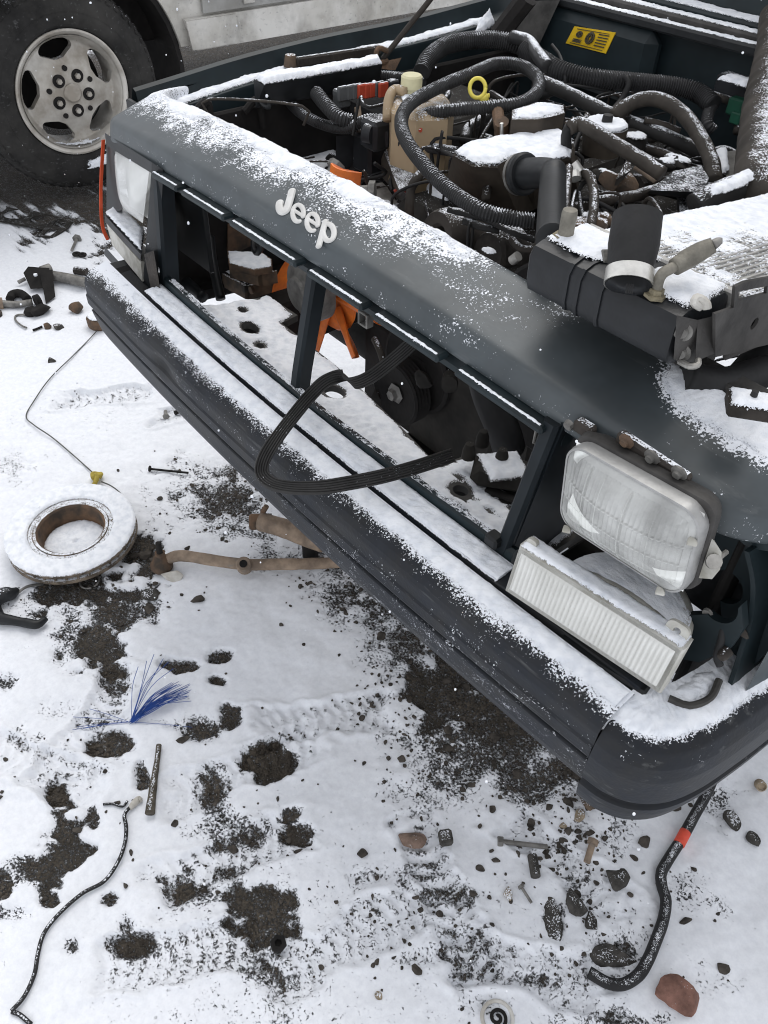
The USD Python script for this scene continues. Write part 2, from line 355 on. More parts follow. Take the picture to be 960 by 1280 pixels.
mat('core_metal', (.34, .335, .32), .6, .3, .2, 60, .2)
mat('radiator_plastic', (.010, .011, .0125), .38, 0, .3, 25, .12)
mat('grey_fitting', (.17, .16, .135), .65, .25, .35, 40, .4)
mat('lamp_housing', (.44, .435, .405), .55, 0, .15, 30, .1, col2=(.30, .29, .25))
mat('dirty_white', (.50, .49, .46), .6, 0, .15, 30, .1, col2=(.36, .34, .30))
mat('frame_paint', (.045, .043, .041), .6, .2, .4, 20, .3)
mat('crossmember_paint', (.05, .048, .045), .7, .1, .5, 20, .3)
mat('rim_chrome', (.30, .30, .295), .45, .5, .15, 40, .1)
M['reflector'] = usdkit.material(stage, '/World/Looks/reflector', {"p": ("principled_bsdf", {"base_color": (.86, .86, .84), "metallic": .75, "roughness": .34})}, [], surface="p.BSDF")
def lens_mat(name, trans, white, rough):
    M[name] = usdkit.material(stage, '/World/Looks/' + name, {
        "t": ("transparent_bsdf", {"color": (.93, .94, .93)}), "d": ("principled_bsdf", {"base_color": white, "roughness": rough, "specular_ior_level": .6}),
        "g": ("geometry", {}), "n": ("noise_texture", {"scale": 22.0, "detail": 4}), "r": ("map_range", {"from_min": .35, "from_max": .7, "to_min": 1 - trans - .1, "to_max": 1 - trans + .18, "clamp": True}),
        "x": ("mix_closure", {})},
        [("g.position", "n.vector"), ("n.fac", "r.value"), ("r.result", "x.fac"), ("t.BSDF", "x.closure1"), ("d.BSDF", "x.closure2")], surface="x.closure")
lens_mat('lamp_glass', .70, (.80, .81, .79), .10)
lens_mat('signal_lens', .34, (.68, .68, .65), .28)
lens_mat('old_lens', .45, (.70, .71, .70), .15)

def depth(p): return float(CR[2] @ (np.asarray(p) - CP))
def mpp(p): return depth(p) / CF                     # metres per pixel of the photograph at a point
def path(pts):
    """Points given as (column, row, height)."""
    return np.array([at(q[0], q[1], z=q[2]) for q in pts])
def sstep(a, b, x):
    t = np.clip((x - a) / (b - a), 0, 1); return t * t * (3 - 2 * t)

from shapely import contains_xy, distance, points as shp_points
def poly_snow(poly, thick=.014, res=.003, edge=.010, full=1.0, tilt=None):
    """Snow lying over a flat outline of world points."""
    from shapely.geometry import Polygon
    P = np.array(poly); g = Polygon(P[:, :2]).buffer(0)
    x0, y0 = P[:, :2].min(0); x1, y1 = P[:, :2].max(0)
    gx = np.arange(x0, x1 + res, res); gy = np.arange(y0, y1 + res, res); a, b = np.meshgrid(gx, gy, indexing='ij')
    co, *_ = np.linalg.lstsq(np.c_[P[:, :2], np.ones(len(P))], P[:, 2], rcond=None)
    inside = contains_xy(g, a, b); d = distance(g.boundary, shp_points(a.reshape(-1), b.reshape(-1))).reshape(a.shape)
    c = np.where(inside, np.clip(d / edge, 0, 1) * 1.1 - .15 + (full - 1), -1)
    return snow_sheet(np.stack([a, b, co[0] * a + co[1] * b + co[2] + .001], -1), c, thick)

# ------------------------------------------------------------------ the ground: snow trodden through to dirt
def lines(lo, hi, a, b, fine):
    mid = list(np.arange(a, b, fine)); out = []
    s, q = fine, a
    left = []
    while q > lo: s *= 1.09; q -= s; left.append(q)
    s, q = fine, mid[-1]; right = []
    while q < hi: s *= 1.09; q += s; right.append(q)
    return np.array(left[::-1] + mid + right)
GX, GY = lines(-90, 90, -1.5, 1.05, .0052), lines(-90, 120, -.72, .95, .0052)
X, Y = np.meshgrid(GX, GY, indexing='ij')
cov = 1.12 + 1.1 * (meshkit.fbm(np.stack([X * 3.1, Y * 3.1, X * 0], -1), 3, 5) - .5)
warp = meshkit.fbm(np.stack([X * 14, Y * 14, X * 0 + 3], -1), 4, 8) - .5
warp2 = meshkit.fbm(np.stack([X * 40, Y * 40, X * 0 + 5], -1), 3, 9) - .5
dig = np.zeros_like(cov)
PATCHES = [  # column, row, half sizes in the photograph, how bare the middle is
    (130, 812, 36, 28, 1.9), (140, 850, 20, 28, 1.1), (228, 838, 22, 10, 1.5), (277, 825, 16, 11, 1.8), (270, 855, 13, 6, 1.5), (142, 930, 36, 16, 1.9), (180, 972, 13, 18, 1.7),
    (240, 915, 34, 16, 1.3), (290, 902, 14, 18, 1.7), (334, 952, 30, 32, 2.0), (70, 992, 14, 14, 1.5), (30, 925, 28, 14, .9), (85, 1065, 52, 42, 2.0), (40, 1085, 46, 22, 1.3), (118, 1035, 12, 16, 1.5), (65, 1128, 11, 9, 1.7), (135, 1122, 14, 12, 1.5),
    (0, 1105, 14, 22, 1.5), (12, 1145, 24, 10, 1.1), (92, 1184, 12, 18, 1.3), (158, 1158, 8, 14, 1.2), (160, 1184, 20, 12, 1.4), (232, 1112, 34, 22, 1.2), (268, 985, 18, 26, 1.25), (285, 1040, 44, 20, 1.05), (362, 1020, 15, 10, 1.8), (372, 1046, 20, 12, 1.6), (332, 1140, 42, 42, 2.2), (348, 1182, 12, 12, .6),
    (10, 857, 20, 10, 1.3), (80, 890, 40, 16, .8), (140, 960, 36, 12, .8), (290, 1090, 20, 8, .9), (150, 905, 70, 10, .75), (318, 1222, 30, 18, .8),
    (560, 858, 60, 52, 2.3), (500, 800, 70, 60, .95), (600, 930, 90, 55, 1.1), (680, 985, 70, 36, 1.15), (470, 770, 60, 50, .95), (560, 970, 80, 40, .9), (430, 745, 46, 40, .95), (720, 960, 40, 30, 1.3), (640, 900, 40, 30, 1.3),
    (280, 620, 55, 40, 1.35), (240, 600, 60, 30, .95), (300, 660, 60, 30, 1.0), (330, 590, 26, 26, 1.4), (200, 640, 50, 40, .8), (110, 735, 60, 26, 1.7), (150, 770, 46, 26, 1.25), (90, 790, 20, 40, 1.1), (175, 690, 30, 30, 1.5), (350, 700, 60, 22, .95),
    (720, 1050, 26, 60, 1.05), (770, 1040, 40, 40, 1.0), (770, 1190, 34, 26, 1.15), (690, 1150, 20, 30, 1.1), (860, 1110, 22, 18, .95), (900, 1000, 50, 26, 1.1), (900, 1130, 40, 20, .75), (545, 1200, 40, 12, .7), (560, 1120, 46, 10, .75), (660, 1225, 30, 10, .95), (780, 1278, 60, 14, 1.05), (480, 1100, 70, 16, .6), (600, 1255, 30, 20, .75), (880, 1230, 40, 20, .55),
    (200, 270, 190, 50, 1.7), (90, 240, 140, 36, 1.55), (310, 235, 120, 40, 1.9), (20, 235, 90, 26, 1.2), (300, 130, 140, 60, 1.9), (12, 590, 30, 22, .7), (20, 760, 40, 26, .8), (200, 415, 60, 10, .5),
]
for cx, cy, rx, ry, dp in PATCHES:
    c = at(cx, cy, z=0)[:2]; a = at(cx + rx, cy, z=0)[:2] - c; b = at(cx, cy + ry, z=0)[:2] - c
    Minv = np.linalg.inv(np.stack([a, b], 1)); R = max(np.abs(a).max(), np.abs(b).max()) * 3
    i0, i1 = np.searchsorted(GX, [c[0] - R, c[0] + R]); j0, j1 = np.searchsorted(GY, [c[1] - R, c[1] + R])
    if i1 <= i0 or j1 <= j0: continue
    D = np.stack([X[i0:i1, j0:j1] - c[0], Y[i0:i1, j0:j1] - c[1]], -1) @ Minv.T
    d = np.hypot(D[..., 0], D[..., 1]) * 1.22 + warp[i0:i1, j0:j1] * 2.0 + warp2[i0:i1, j0:j1] * 1.6
    sharp = .34 if dp >= 1.5 else .95
    dp = dp * .86 if dp < 1.2 else dp * .95 + .1 if dp < 1.5 else dp + .5
    dig[i0:i1, j0:j1] = np.maximum(dig[i0:i1, j0:j1], dp * (1 - sstep(1 - sharp, 1 + sharp, d)))
cov -= dig
# less snow where the car above keeps it off
sh = sstep(-.56, -.42, X) * (1 - sstep(.48, .62, X)) * sstep(.12, .42, Y) * (1 - sstep(2.6, 3.2, Y))
cov -= sh * .45
sh2 = (1 - sstep(-2.55, -2.30, X)) * sstep(-4.2, -3.9, X) * sstep(.0, .3, Y) * (1 - sstep(4.4, 4.8, Y))
cov -= sh2 * 1.7
cov = np.clip(cov, -.36, 1.30)
und = meshkit.fbm(np.stack([X * 5, Y * 5, X * 0 + 9], -1), 3, 21) - .5
und3 = meshkit.fbm(np.stack([X * 11, Y * 11, X * 0 + 4], -1), 3, 27) - .5
und2 = meshkit.fbm(np.stack([X * 22, Y * 22, X * 0 + 1], -1), 3, 22) - .5
gr = meshkit.noise(np.stack([X * 95, Y * 95, X * 0], -1), 4) - .5
near = 1 - sstep(3, 8, np.hypot(X, Y))
snow_d = sstep(-.5, 1.3, cov)
Z = snow_d * .013 + near * (und * .020 * snow_d + und3 * .011 * snow_d + und2 * .008 * (1 - .35 * snow_d) + gr * .006 * (1 - snow_d * .72))
for cx, cy, ang, ln in ((110, 915, -60, .26), (285, 1075, 75, .25), (300, 965, 75, .27), (560, 1130, -20, .27), (660, 1215, 40, .26), (410, 900, 60, .26), (700, 1080, 10, .25), (40, 960, 30, .26), (215, 1200, 60, .26), (430, 1180, 80, .27), (130, 500, 60, .26), (250, 520, 65, .26)):
    c = at(cx, cy, z=0)[:2]; t = math.radians(ang)
    i0, i1 = np.searchsorted(GX, [c[0] - .2, c[0] + .2]); j0, j1 = np.searchsorted(GY, [c[1] - .2, c[1] + .2])
    dx, dy = X[i0:i1, j0:j1] - c[0], Y[i0:i1, j0:j1] - c[1]; u, v = dx * math.cos(t) + dy * math.sin(t), -dx * math.sin(t) + dy * math.cos(t)
    w = .043 - .010 * np.exp(-((u + .02) / .045) ** 2); d = np.maximum(np.abs(u) / (ln / 2), np.abs(v) / w) + warp2[i0:i1, j0:j1] * .5 + warp[i0:i1, j0:j1] * .5
    k = 1 - sstep(.78, 1.0, d); rim_ = np.exp(-((d - 1.08) / .12) ** 2)
    Z[i0:i1, j0:j1] += -.0075 * k + .0045 * rim_ + k * .0022 * np.sign(np.sin(u * 290 + np.abs(v) * 120))
    cov[i0:i1, j0:j1] -= k * .32 + k * .18 * np.sign(np.sin(u * 290 + np.abs(v) * 120))
def ground_z(x, y):
    i = int(np.clip(np.searchsorted(GX, x), 0, len(GX) - 1)); j = int(np.clip(np.searchsorted(GY, y), 0, len(GY) - 1)); return float(Z[i, j])
def ground_cov(x, y):
    i = int(np.clip(np.searchsorted(GX, x), 0, len(GX) - 1)); j = int(np.clip(np.searchsorted(GY, y), 0, len(GY) - 1)); return float(cov[i, j])
M['snowy_ground'] = usdkit.material(stage, '/World/Looks/snowy_ground', {
    "g": ("geometry", {}), "at": ("attribute", {"attribute": "snow"}),
    "sg": ("noise_texture", {"scale": 230.0, "detail": 5, "roughness": .75}), "sm": ("noise_texture", {"scale": 48.0, "detail": 4, "roughness": .6}),
    "a1": ("math", {"math_type": "multiply_add", "value2": 4.2, "value3": -2.1}), "a2": ("math", {"math_type": "multiply_add", "value2": 1.6, "value3": -.8}),
    "s1": ("math", {"math_type": "add"}), "s2": ("math", {"math_type": "add"}), "k": ("map_range", {"range_type": "smoothstep", "from_min": -.32, "from_max": .34, "clamp": True}),
    "v": ("voronoi_texture", {"scale": 240.0, "randomness": 1.0}), "vs": ("separate_color", {}), "d1": ("mix", {"color1": (.018, .0145, .011), "color2": (.105, .087, .067)}),
    "d2": ("mix", {"color2": (.036, .030, .023)}), "nl": ("noise_texture", {"scale": 9.0, "detail": 5}), "nlr": ("map_range", {"from_min": .4, "from_max": .65, "clamp": True}),
    "w": ("mix", {"color1": (.655, .675, .715), "color2": (.735, .755, .79)}), "wn": ("noise_texture", {"scale": 90.0, "detail": 8, "roughness": .75}), "wr": ("map_range", {"from_min": .35, "from_max": .6, "clamp": True}),
    "cm": ("mix", {}), "vb": ("bump", {"strength": .9, "distance": .004, "invert": True}), "fb": ("bump", {"strength": .25, "distance": .0012}), "kb": ("bump", {"strength": .6, "distance": .004}), "fn": ("noise_texture", {"scale": 150.0, "detail": 6, "roughness": .75}),
    "rr": ("math", {"math_type": "multiply_add", "value2": .1, "value3": .7}), "ik": ("math", {"math_type": "subtract", "value1": 1.0}), "vh": ("math", {"math_type": "multiply"}),
    "p": ("principled_bsdf", {"specular_ior_level": .3})},
    [("g.position", "sg.vector"), ("g.position", "sm.vector"), ("g.position", "v.vector"), ("g.position", "nl.vector"), ("g.position", "wn.vector"), ("g.position", "fn.vector"),
     ("sg.fac", "a1.value1"), ("sm.fac", "a2.value1"), ("a1.value", "s1.value1"), ("a2.value", "s1.value2"), ("s1.value", "s2.value1"), ("at.fac", "s2.value2"), ("s2.value", "k.value"),
     ("v.color", "vs.color"), ("vs.r", "d1.fac"), ("d1.color", "d2.color1"), ("nl.fac", "nlr.value"), ("nlr.result", "d2.fac"), ("wn.fac", "wr.value"), ("wr.result", "w.fac"),
     ("k.result", "cm.fac"), ("d2.color", "cm.color1"), ("w.color", "cm.color2"), ("cm.color", "p.base_color"), ("k.result", "ik.value2"), ("ik.value", "vh.value1"), ("v.distance", "vh.value2"), ("vh.value", "vb.height"), ("fn.fac", "fb.height"), ("vb.normal", "fb.normal"), ("k.result", "kb.height"), ("fb.normal", "kb.normal"), ("kb.normal", "p.normal"),
     ("k.result", "rr.value1"), ("rr.value", "p.roughness")], surface="p.BSDF")
V = np.stack([X, Y, Z], -1); gv, gf = grid_mesh(V)
g = part(None, 'ground', (gv, gf), 'snowy_ground', attrs={'snow': cov.reshape(-1)}, kind='structure')

# ------------------------------------------------------------------ the dark car with its nose stripped
car = thing('parked_car', 'dark green off-road car with grille removed and engine bay open under snow', 'car')
bow = lambda x: .052 * x * x
XH, DR = .672, .085
def header_pt(x, y, z):
    e = np.clip((np.abs(x) - .585) / .087, 0, 1)
    return np.stack([np.broadcast_to(x, np.shape(y)) * 1.0, y + bow(x) + .085 * e ** 2.2, z - DR * x * x - .012 * e ** 2], -1)
prof = np.array([(.150, .846), (.128, .848), (.117, .856), (.113, .864), (.1145, .874), (.119, .883), (.128, .8905), (.140, .8955), (.165, .9045), (.190, .9125), (.2035, .916), (.214, .9165), (.223, .913), (.227, .904), (.228, .880), (.226, .862)])
prof = np.array([(.150, .846), (.128, .848), (.118, .853), (.113, .859), (.1135, .866), (.1165, .879), (.1185, .8865), (.1215, .8902), (.127, .8930), (.145, .8985), (.170, .9060), (.195, .9133), (.205, .9160), (.2125, .9168), (.220, .9150), (.2255, .908), (.228, .890), (.226, .862)])
pr_ = spline(np.c_[prof, np.zeros(len(prof))], .0004)[:, :2]
pll = np.concatenate([[0], np.cumsum(np.linalg.norm(np.diff(pr_, axis=0), axis=1))]); ss = np.linspace(0, pll[-1], 64)
py_, pz_ = np.interp(ss, pll, pr_[:, 0]), np.interp(ss, pll, pr_[:, 1])
xs = np.linspace(-XH, XH, 520)
HV = np.stack([header_pt(x, py_, pz_) for x in xs])
XX = np.broadcast_to(xs[:, None], HV.shape[:2]); vv = np.broadcast_to(((py_ - .119) / (.21 - .119))[None, :], XX.shape)
flatup = np.broadcast_to((np.arange(64) < np.argmax(py_) + 1)[None, :] & (pz_ > .878)[None, :], XX.shape)
hn = meshkit.fbm(np.stack([XX * 11, vv * 2.2, XX * 0], -1), 3, 31) - .5
lx = 1 - sstep(.12, .24, XX + .04 * np.sin(vv * 5))                  # snow-covered stretch left of the radiator
left_c = -.98 + 1.45 * np.clip((vv - .02) / .98, 0, 1) ** .85
mid_c = -.62 + .34 * sstep(.1, .6, vv) * (1 - sstep(.28, .38, XX)) - .5 * sstep(.33, .40, XX)
rt = sstep(.435, .50, XX - .05 * (1 - vv))
right_c = -.95 + 1.75 * sstep(.30, .82, vv)
hc = lx * left_c + (1 - lx) * ((1 - rt) * mid_c + rt * right_c) + hn * 1.1
hc = np.where(flatup, hc, np.where(pz_[None, :] > .86, -.60, -.55))
hv, hf = grid_mesh(HV)
hd = part(car, 'header_panel', (hv, hf[:, ::-1]), 'header_paint', attrs={'snow': hc.reshape(-1)})
# the deeper snow along the back of the panel
sel = (np.arange(64) > np.searchsorted(py_[:40], .160)) & (pz_ > .9); k0 = np.where(sel)[0]
sub = HV[:, k0]; sc = (hc[:, k0] - .18) * 1.3 - .0
sc = np.where(np.abs(xs)[:, None] > .655, -1, sc)
ms = snow_sheet(np.repeat(sub, 1, 0), sc - .12, .006)
if ms is not None: part(hd, 'snow', ms, 'snow', True, kind='stuff')
# header end pieces (close the ends)
for s in (-1, 1):
    e = header_pt(s * XH, py_, pz_)
    part(hd, 'end_cap', hull(np.vstack([e, e[pz_ > .85] + [0, .03, 0]])), 'header_paint', True, attrs=None)
# the ledge below the panel: six lipped tabs with a line of snow on each
tabs = [((195, 206), (229, 228)), ((236, 233), (292, 270)), ((300, 276), (384, 327)), ((398, 336), (466, 377)), ((480, 386), (560, 436)), ((580, 449), (689, 515))]
for a, b in tabs:
    A, B = at(*a, y=.116), at(*b, y=.116)
    za = .852 - DR * A[0] ** 2; zb = .852 - DR * B[0] ** 2
    A = np.array([A[0], .107 + bow(A[0]), za]); B = np.array([B[0], .107 + bow(B[0]), zb])
    tb = part(hd, 'lip_tab', boxd(A, B, .022, .010, .003), 'green_paint')
    part(tb, 'snow', quad_snow(A + (B - A) * .03 + [0, -.0095, .0048], B - (B - A) * .03 + [0, -.0095, .0048], B - (B - A) * .03 + [0, -.0035, .0048], A + (B - A) * .03 + [0, -.0035, .0048], .0025, .0012, .78, .35), 'snow', True, kind='stuff')
pa = np.array([header_pt(x, .130, .838) for x in np.linspace(-.43, .43, 24)])
part(hd, 'rail', sweep(pa, .012, 8), 'green_paint')

# emblem letters on the slope of the panel
sn = unit([0, -.0385, .0840]); su = unit([0, .0840, .0385])
E0 = np.array([0, .150, .8995])
def emb(px, py): return atp(px, py, E0 + sn * .002, sn)
J = emb(354, 267); P_ = emb(407, 301)
bx = unit(P_ - J); ju = emb(361, 237) - emb(353, 266); bu = unit(ju)
W = np.linalg.norm(P_ - J)
def letter(o, strokes, h):
    ms = []
    for st, w in strokes:
        pts = np.array([o + bx * (p[0] * h) + bu * (p[1] * h) + sn * .0025 for p in st])
        c = spline(pts, .0009); w *= 1.1; ms.append(sweep(c, h * w, 10)); 
        ms += [trimesh.Trimesh(np.array(trimesh.creation.icosphere(subdivisions=2, radius=h * w).vertices) + q, trimesh.creation.icosphere(subdivisions=2, radius=h * w).faces) for q in (c[0], c[-1])]
    mm = cat(ms); v = np.array(mm.vertices); k = (v - o) @ sn; v -= ((k - .0015) * .45)[:, None] * sn; return trimesh.Trimesh(v, mm.faces, process=False)
arc = lambda cx, cy, rx, ry, a, b, n=14: [(cx + rx * math.cos(t), cy + ry * math.sin(t)) for t in np.radians(np.linspace(a, b, n))]
h = np.linalg.norm(ju) * .98
LE = [([arc(.28, .33, .27, .30, 8, 330, 18), .085], [[(.05, .36), (.52, .40)], .075])]
glyphs = {'J': [(([(.42, 1.0), (.43, .7), (.42, .32)] + arc(.21, .26, .21, .25, 0, -185, 10)[1:]), .12)],
          'e': [(arc(.27, .33, .27, .33, 0, 305, 18), .072), ([(.03, .34), (.52, .34)], .055)],
          'p': [([(.08, .64), (.07, .2), (.05, -.36)], .09), (arc(.33, .33, .26, .31, 175, -175, 18), .082)]}
adv = [0, .62, 1.28, 1.94]
L_tot = 1.94 * h
for ch, a in zip('Jeep', adv):
    o = J + bx * (a / 1.94 * W) * 1.0 - bx * h * .25
    part(hd, 'emblem_letter', letter(o, glyphs[ch], h), 'white_letters')

# bumper: two-step profile with a groove, bowed a little
bp = np.array([(.085, .500), (.045, .484), (.024, .486), (.014, .510), (.005, .548), (.0035, .556), (.0085, .558), (.0095, .564), (.0015, .567), (0, .571), (-.0005, .588), (.0018, .5905), (.0022, .611), (.0045, .6185), (.0105, .6265), (.022, .6325), (.052, .640), (.0535, .628), (.058, .627), (.060, .6415), (.074, .643), (.092, .644), (.094, .60)])
def resample(p, n):
    l = np.concatenate([[0], np.cumsum(np.linalg.norm(np.diff(p, axis=0), axis=1))]); s = np.unique(np.concatenate([l, np.linspace(0, l[-1], n)])); return np.stack([np.interp(s, l, p[:, k]) for k in range(p.shape[1])], 1)
bpr = resample(bp, 70); xb = np.linspace(-.566, .622, 420)
BV = np.stack([np.stack([np.full(len(bpr), x), bpr[:, 0] + bow(x), bpr[:, 1]], -1) for x in xb])
BV[..., 2] -= np.where(bpr[:, 0][None] > .0525, .035, 0) * (1 - sstep(-.432, -.425, BV[..., 0]))
# small dent in the face, left of the middle
dn = np.exp(-((BV[..., 0] + .26) / .03) ** 2 - ((BV[..., 2] - .600) / .012) ** 2); BV[..., 1] += dn * .008
bx_ = BV[..., 0]; by_ = np.broadcast_to(bpr[:, 0][None], bx_.shape); bz_ = BV[..., 2]
nb = meshkit.fbm(BV * [14, 30, 30], 3, 41) - .5
bc = np.where(bz_ > .612, -.72 + 1.5 * np.clip((by_ - .004) / .034, 0, 1) ** 1.2 , np.where(bz_ > .600, -.66, -.74 + .20 * sstep(-.1, .4, bx_))) + nb * .6
bc = np.where((by_ > .052) & ((by_ < .0595) | (bx_ < -.425) | (bx_ > .425)), -1.2, bc)
bv, bf = grid_mesh(BV)
bm = part(car, 'bumper', (bv, bf[:, ::-1]), 'bumper_plastic', attrs={'snow': bc.reshape(-1)})
def prof_sheet(ylo, yhi, xlo, xhi, nv):
    ys = np.linspace(ylo, yhi, nv); l = bp[13:17] if yhi <= .053 else bp[19:22]
    x = np.linspace(xlo, xhi, int((xhi - xlo) / .0036))
    return np.stack([np.stack([np.full(nv, q), ys + bow(q), np.interp(ys, l[:, 0], l[:, 1])], -1) for q in x]), ys, x
S1, ys, x1 = prof_sheet(.012, .0515, -.562, .618, 16)
c1 = -.75 + 1.55 * sstep(.012, .040, ys)[None, :] * (1 - .5 * sstep(.047, .0515, ys)[None, :]) - .9 * (1 - sstep(-.46, -.36, x1))[:, None] + .0 * x1[:, None]
part(bm, 'snow', snow_sheet(S1, c1, .0055), 'snow', True, kind='stuff')
S2, ys, x2 = prof_sheet(.0605, .0915, -.415, .425, 14)
c2 = np.broadcast_to(.75 - .8 * sstep(.087, .0915, ys)[None, :] - .7 * (1 - sstep(.0605, .064, ys))[None, :], S2.shape[:2])
part(bm, 'snow', snow_sheet(S2, c2, .006), 'snow', True, kind='stuff')
# bent bracket flange at the bare left end
fl = np.array([at(113, 337, x=-.625), at(118, 352, x=-.628), at(120, 372, x=-.622), at(127, 398, x=-.610)])
part(bm, 'end_bracket', loft([[p + d for d in ([0, 0, 0], [.004, -.006, 0], [.030, .004, 0], [.030, .012, 0], [.002, .012, 0])] for p in spline(fl, .01)]), 'black_plastic')
part(bm, 'mount_bracket', box((-.585, .10, .56), (.05, .10, .08), .006), 'dark_grime')
# right end cap of the bumper, wrapping round the corner
capc = [(.6235, 0.0), (.650, .004), (.676, .018), (.697, .045), (.710, .085), (.718, .14), (.724, .20), (.729, .27), (.733, .36), (.735, .46)]
cc = spline(np.array([(a, b + bow(.623), 0) for a, b in capc]), .006)
tt = unit_rows = np.gradient(cc, axis=0); tt /= np.linalg.norm(tt, axis=1, keepdims=True); nn = np.stack([tt[:, 1], -tt[:, 0], tt[:, 2] * 0], 1)
cp = np.array([(.060, .505), (.030, .486), (.012, .482), (.002, .489), (-.004, .512), (-.005, .525), (.001, .5285), (.0015, .534), (-.004, .537), (-.004, .580), (0, .600), (.008, .615), (.018, .622), (.040, .628), (.062, .629), (.075, .629), (.077, .60)])
cpr = resample(cp, 60)
lo_drop = np.linspace(0, 1, len(cc))
CV = np.stack([np.stack([c[0] - n[0] * cpr[:, 0], c[1] - n[1] * cpr[:, 0], cpr[:, 1] + .0 * q + np.where(cpr[:, 1] < .53, .035 * max(0, q - .45), 0)], -1) for c, n, q in zip(cc, nn, lo_drop)])
inw = np.broadcast_to(cpr[:, 0][None], CV.shape[:2]); czz = np.broadcast_to(cpr[:, 1][None], CV.shape[:2])
nc = meshkit.fbm(CV * 30, 3, 51) - .5
ccov = np.where((czz > .612), -.75 + 1.75 * sstep(.010, .032, inw), np.where(czz > .595, -.75, -1.1)) + nc * .8
v_, f_ = grid_mesh(CV)
ec = part(bm, 'end_cap', (v_, f_[:, ::-1]), 'bumper_plastic', attrs={'snow': ccov.reshape(-1)})
iw = np.linspace(.010, .074, 22); q0 = spline(np.c_[cc, ], .0036); tq = np.gradient(q0, axis=0); tq /= np.linalg.norm(tq, axis=1, keepdims=True)
SV = np.stack([np.stack([c[0] - t[1] * iw, c[1] + t[0] * iw, np.interp(iw, cp[10:16, 0], cp[10:16, 1])], -1) for c, t in zip(q0, tq)])
part(ec, 'snow', snow_sheet(SV, np.broadcast_to(-.5 + 1.5 * sstep(.012, .034, iw)[None, :], SV.shape[:2]), .009), 'snow', True, kind='stuff')
part(bm, 'filler_strip', boxd((.52, .085, .634), (.625, .105, .634), .05, .010, .003), 'black_plastic')

part(bm, 'filler_strip', boxd((-.635, .115, .592), (-.43, .098, .592), .10, .012, .003), 'black_plastic')
# sill lip and the shelf of the radiator support behind it
sp = np.array([(.0935, .60), (.0935, .640), (.0945, .656), (.099, .660), (.106, .658), (.108, .645), (.112, .612)])
xsill = np.linspace(-.415, .415, 120)
SIL = [[(x, y + bow(x), z - .010 * (1 - abs(x) / .42)) for y, z in sp] for x in xsill]
sl = part(car, 'sill', loft(SIL), 'green_paint')
ssx = np.linspace(-.40, .405, 240)
SS = np.stack([np.stack([np.full(6, x), np.linspace(.097, .107, 6) + bow(x), np.full(6, .6595 - .010 * (1 - abs(x) / .42))], -1) for x in ssx])
part(sl, 'snow', snow_sheet(SS, np.broadcast_to(.08 + .25 * np.sin(ssx * 25)[:, None] * 0, SS.shape[:2]), .004), 'snow', True, kind='stuff')
for q in ((308, 447), (434, 547), (617, 672)):
    p = at(*q, y=.099); part(sl, 'clip', box(p + [0, .002, -.004], (.020, .018, .016), .003), 'black_plastic')
shz = .612
def holed(poly, holes):
    from shapely.geometry import Polygon, Point
    g = Polygon(poly)
    for (hx, hy, rx, ry) in holes:
        from shapely import affinity
        g = g.difference(affinity.scale(Point(hx, hy).buffer(1, 12), rx, ry))
    return g
A_ = lambda q, z=.60: at(*q, z=z)[:2]
shelf = [(-.41, .108), (-.385, .170), tuple(A_((270, 380))), tuple(A_((335, 368))), tuple(A_((372, 392))), tuple(A_((352, 402))), tuple(A_((420, 455))), tuple(A_((500, 530))), tuple(A_((548, 580))), (.20, .235), (.26, .30), (.41, .31), (.41, .108)]
holes = [(*A_((312, 408)), .020, .012), (*A_((418, 488)), .020, .014), (*A_((303, 386)), .009, .006), (*A_((325, 430)), .008, .006), (*A_((576, 611)), .012, .010), (*A_((545, 470)), .01, .01)]
sf = holed(shelf, holes)
sh_ = part(car, 'crossmember', prism(sf, (0, 0, .585), (1, 0, 0), (0, 1, 0), .012), 'crossmember_paint')
gx = np.linspace(-.41, .41, 236); gy = np.linspace(.112, .312, 58); GXX, GYY = np.meshgrid(gx, gy, indexing='ij')
from shapely import contains_xy, distance, points as shp_points
ins = contains_xy(sf, GXX, GYY); dd = distance(sf.boundary, shp_points(GXX.reshape(-1), GYY.reshape(-1))).reshape(GXX.shape)
ripple = .003 * np.sin((GYY - bow(GXX)) * 150)
thin = 1.5 * np.clip(meshkit.fbm(np.stack([GXX * 26, GYY * 60, GXX * 0], -1), 4, 66) - .52, 0, 1) * (1 + 2.2 * sstep(.12, .26, GXX)) + sstep(.16, .24, GXX) * .40 + .25 * sstep(.05, .2, -GXX - .12) * 0
cs = np.where(ins, np.clip(dd / .012, 0, 1) * 1.0 - .15 - thin, -1.0)
part(sh_, 'snow', snow_sheet(np.stack([GXX, GYY, np.full_like(GXX, .598)], -1), cs, .007), 'snow', True, kind='stuff')
# rubber mount lying on the shelf with its two studs
mp = at(628, 592, z=.612)
rm = part(car, 'rubber_mount', box(mp, (.085, .062, .026), .012, frame((.8, .6, 0), (0, 0, 1))), 'dark_grime_snowy')
part(rm, 'snow', quad_snow(mp + [-.045, -.012, .0135], mp + [.012, -.038, .0135], mp + [.042, .016, .0135], mp + [-.012, .040, .0135], .007, .0025), 'snow', True, kind='stuff')
for q in ((586, 566), (627, 573), (603, 550)):
    p = at(*q, z=.628); part(rm, 'stud', lathe([(0, .018), (.006, .016), (.009, .006), (.010, -.008), (0, -.008)], p, (0, 0, 1), 12), 'dark_grime_snowy')
bk = at(626, 618, z=.602); part(sh_, 'latch_plate', box(bk, (.045, .014, .006), .002, frame((.9, .3, 0), (0, 0, 1))), 'dark_grime')

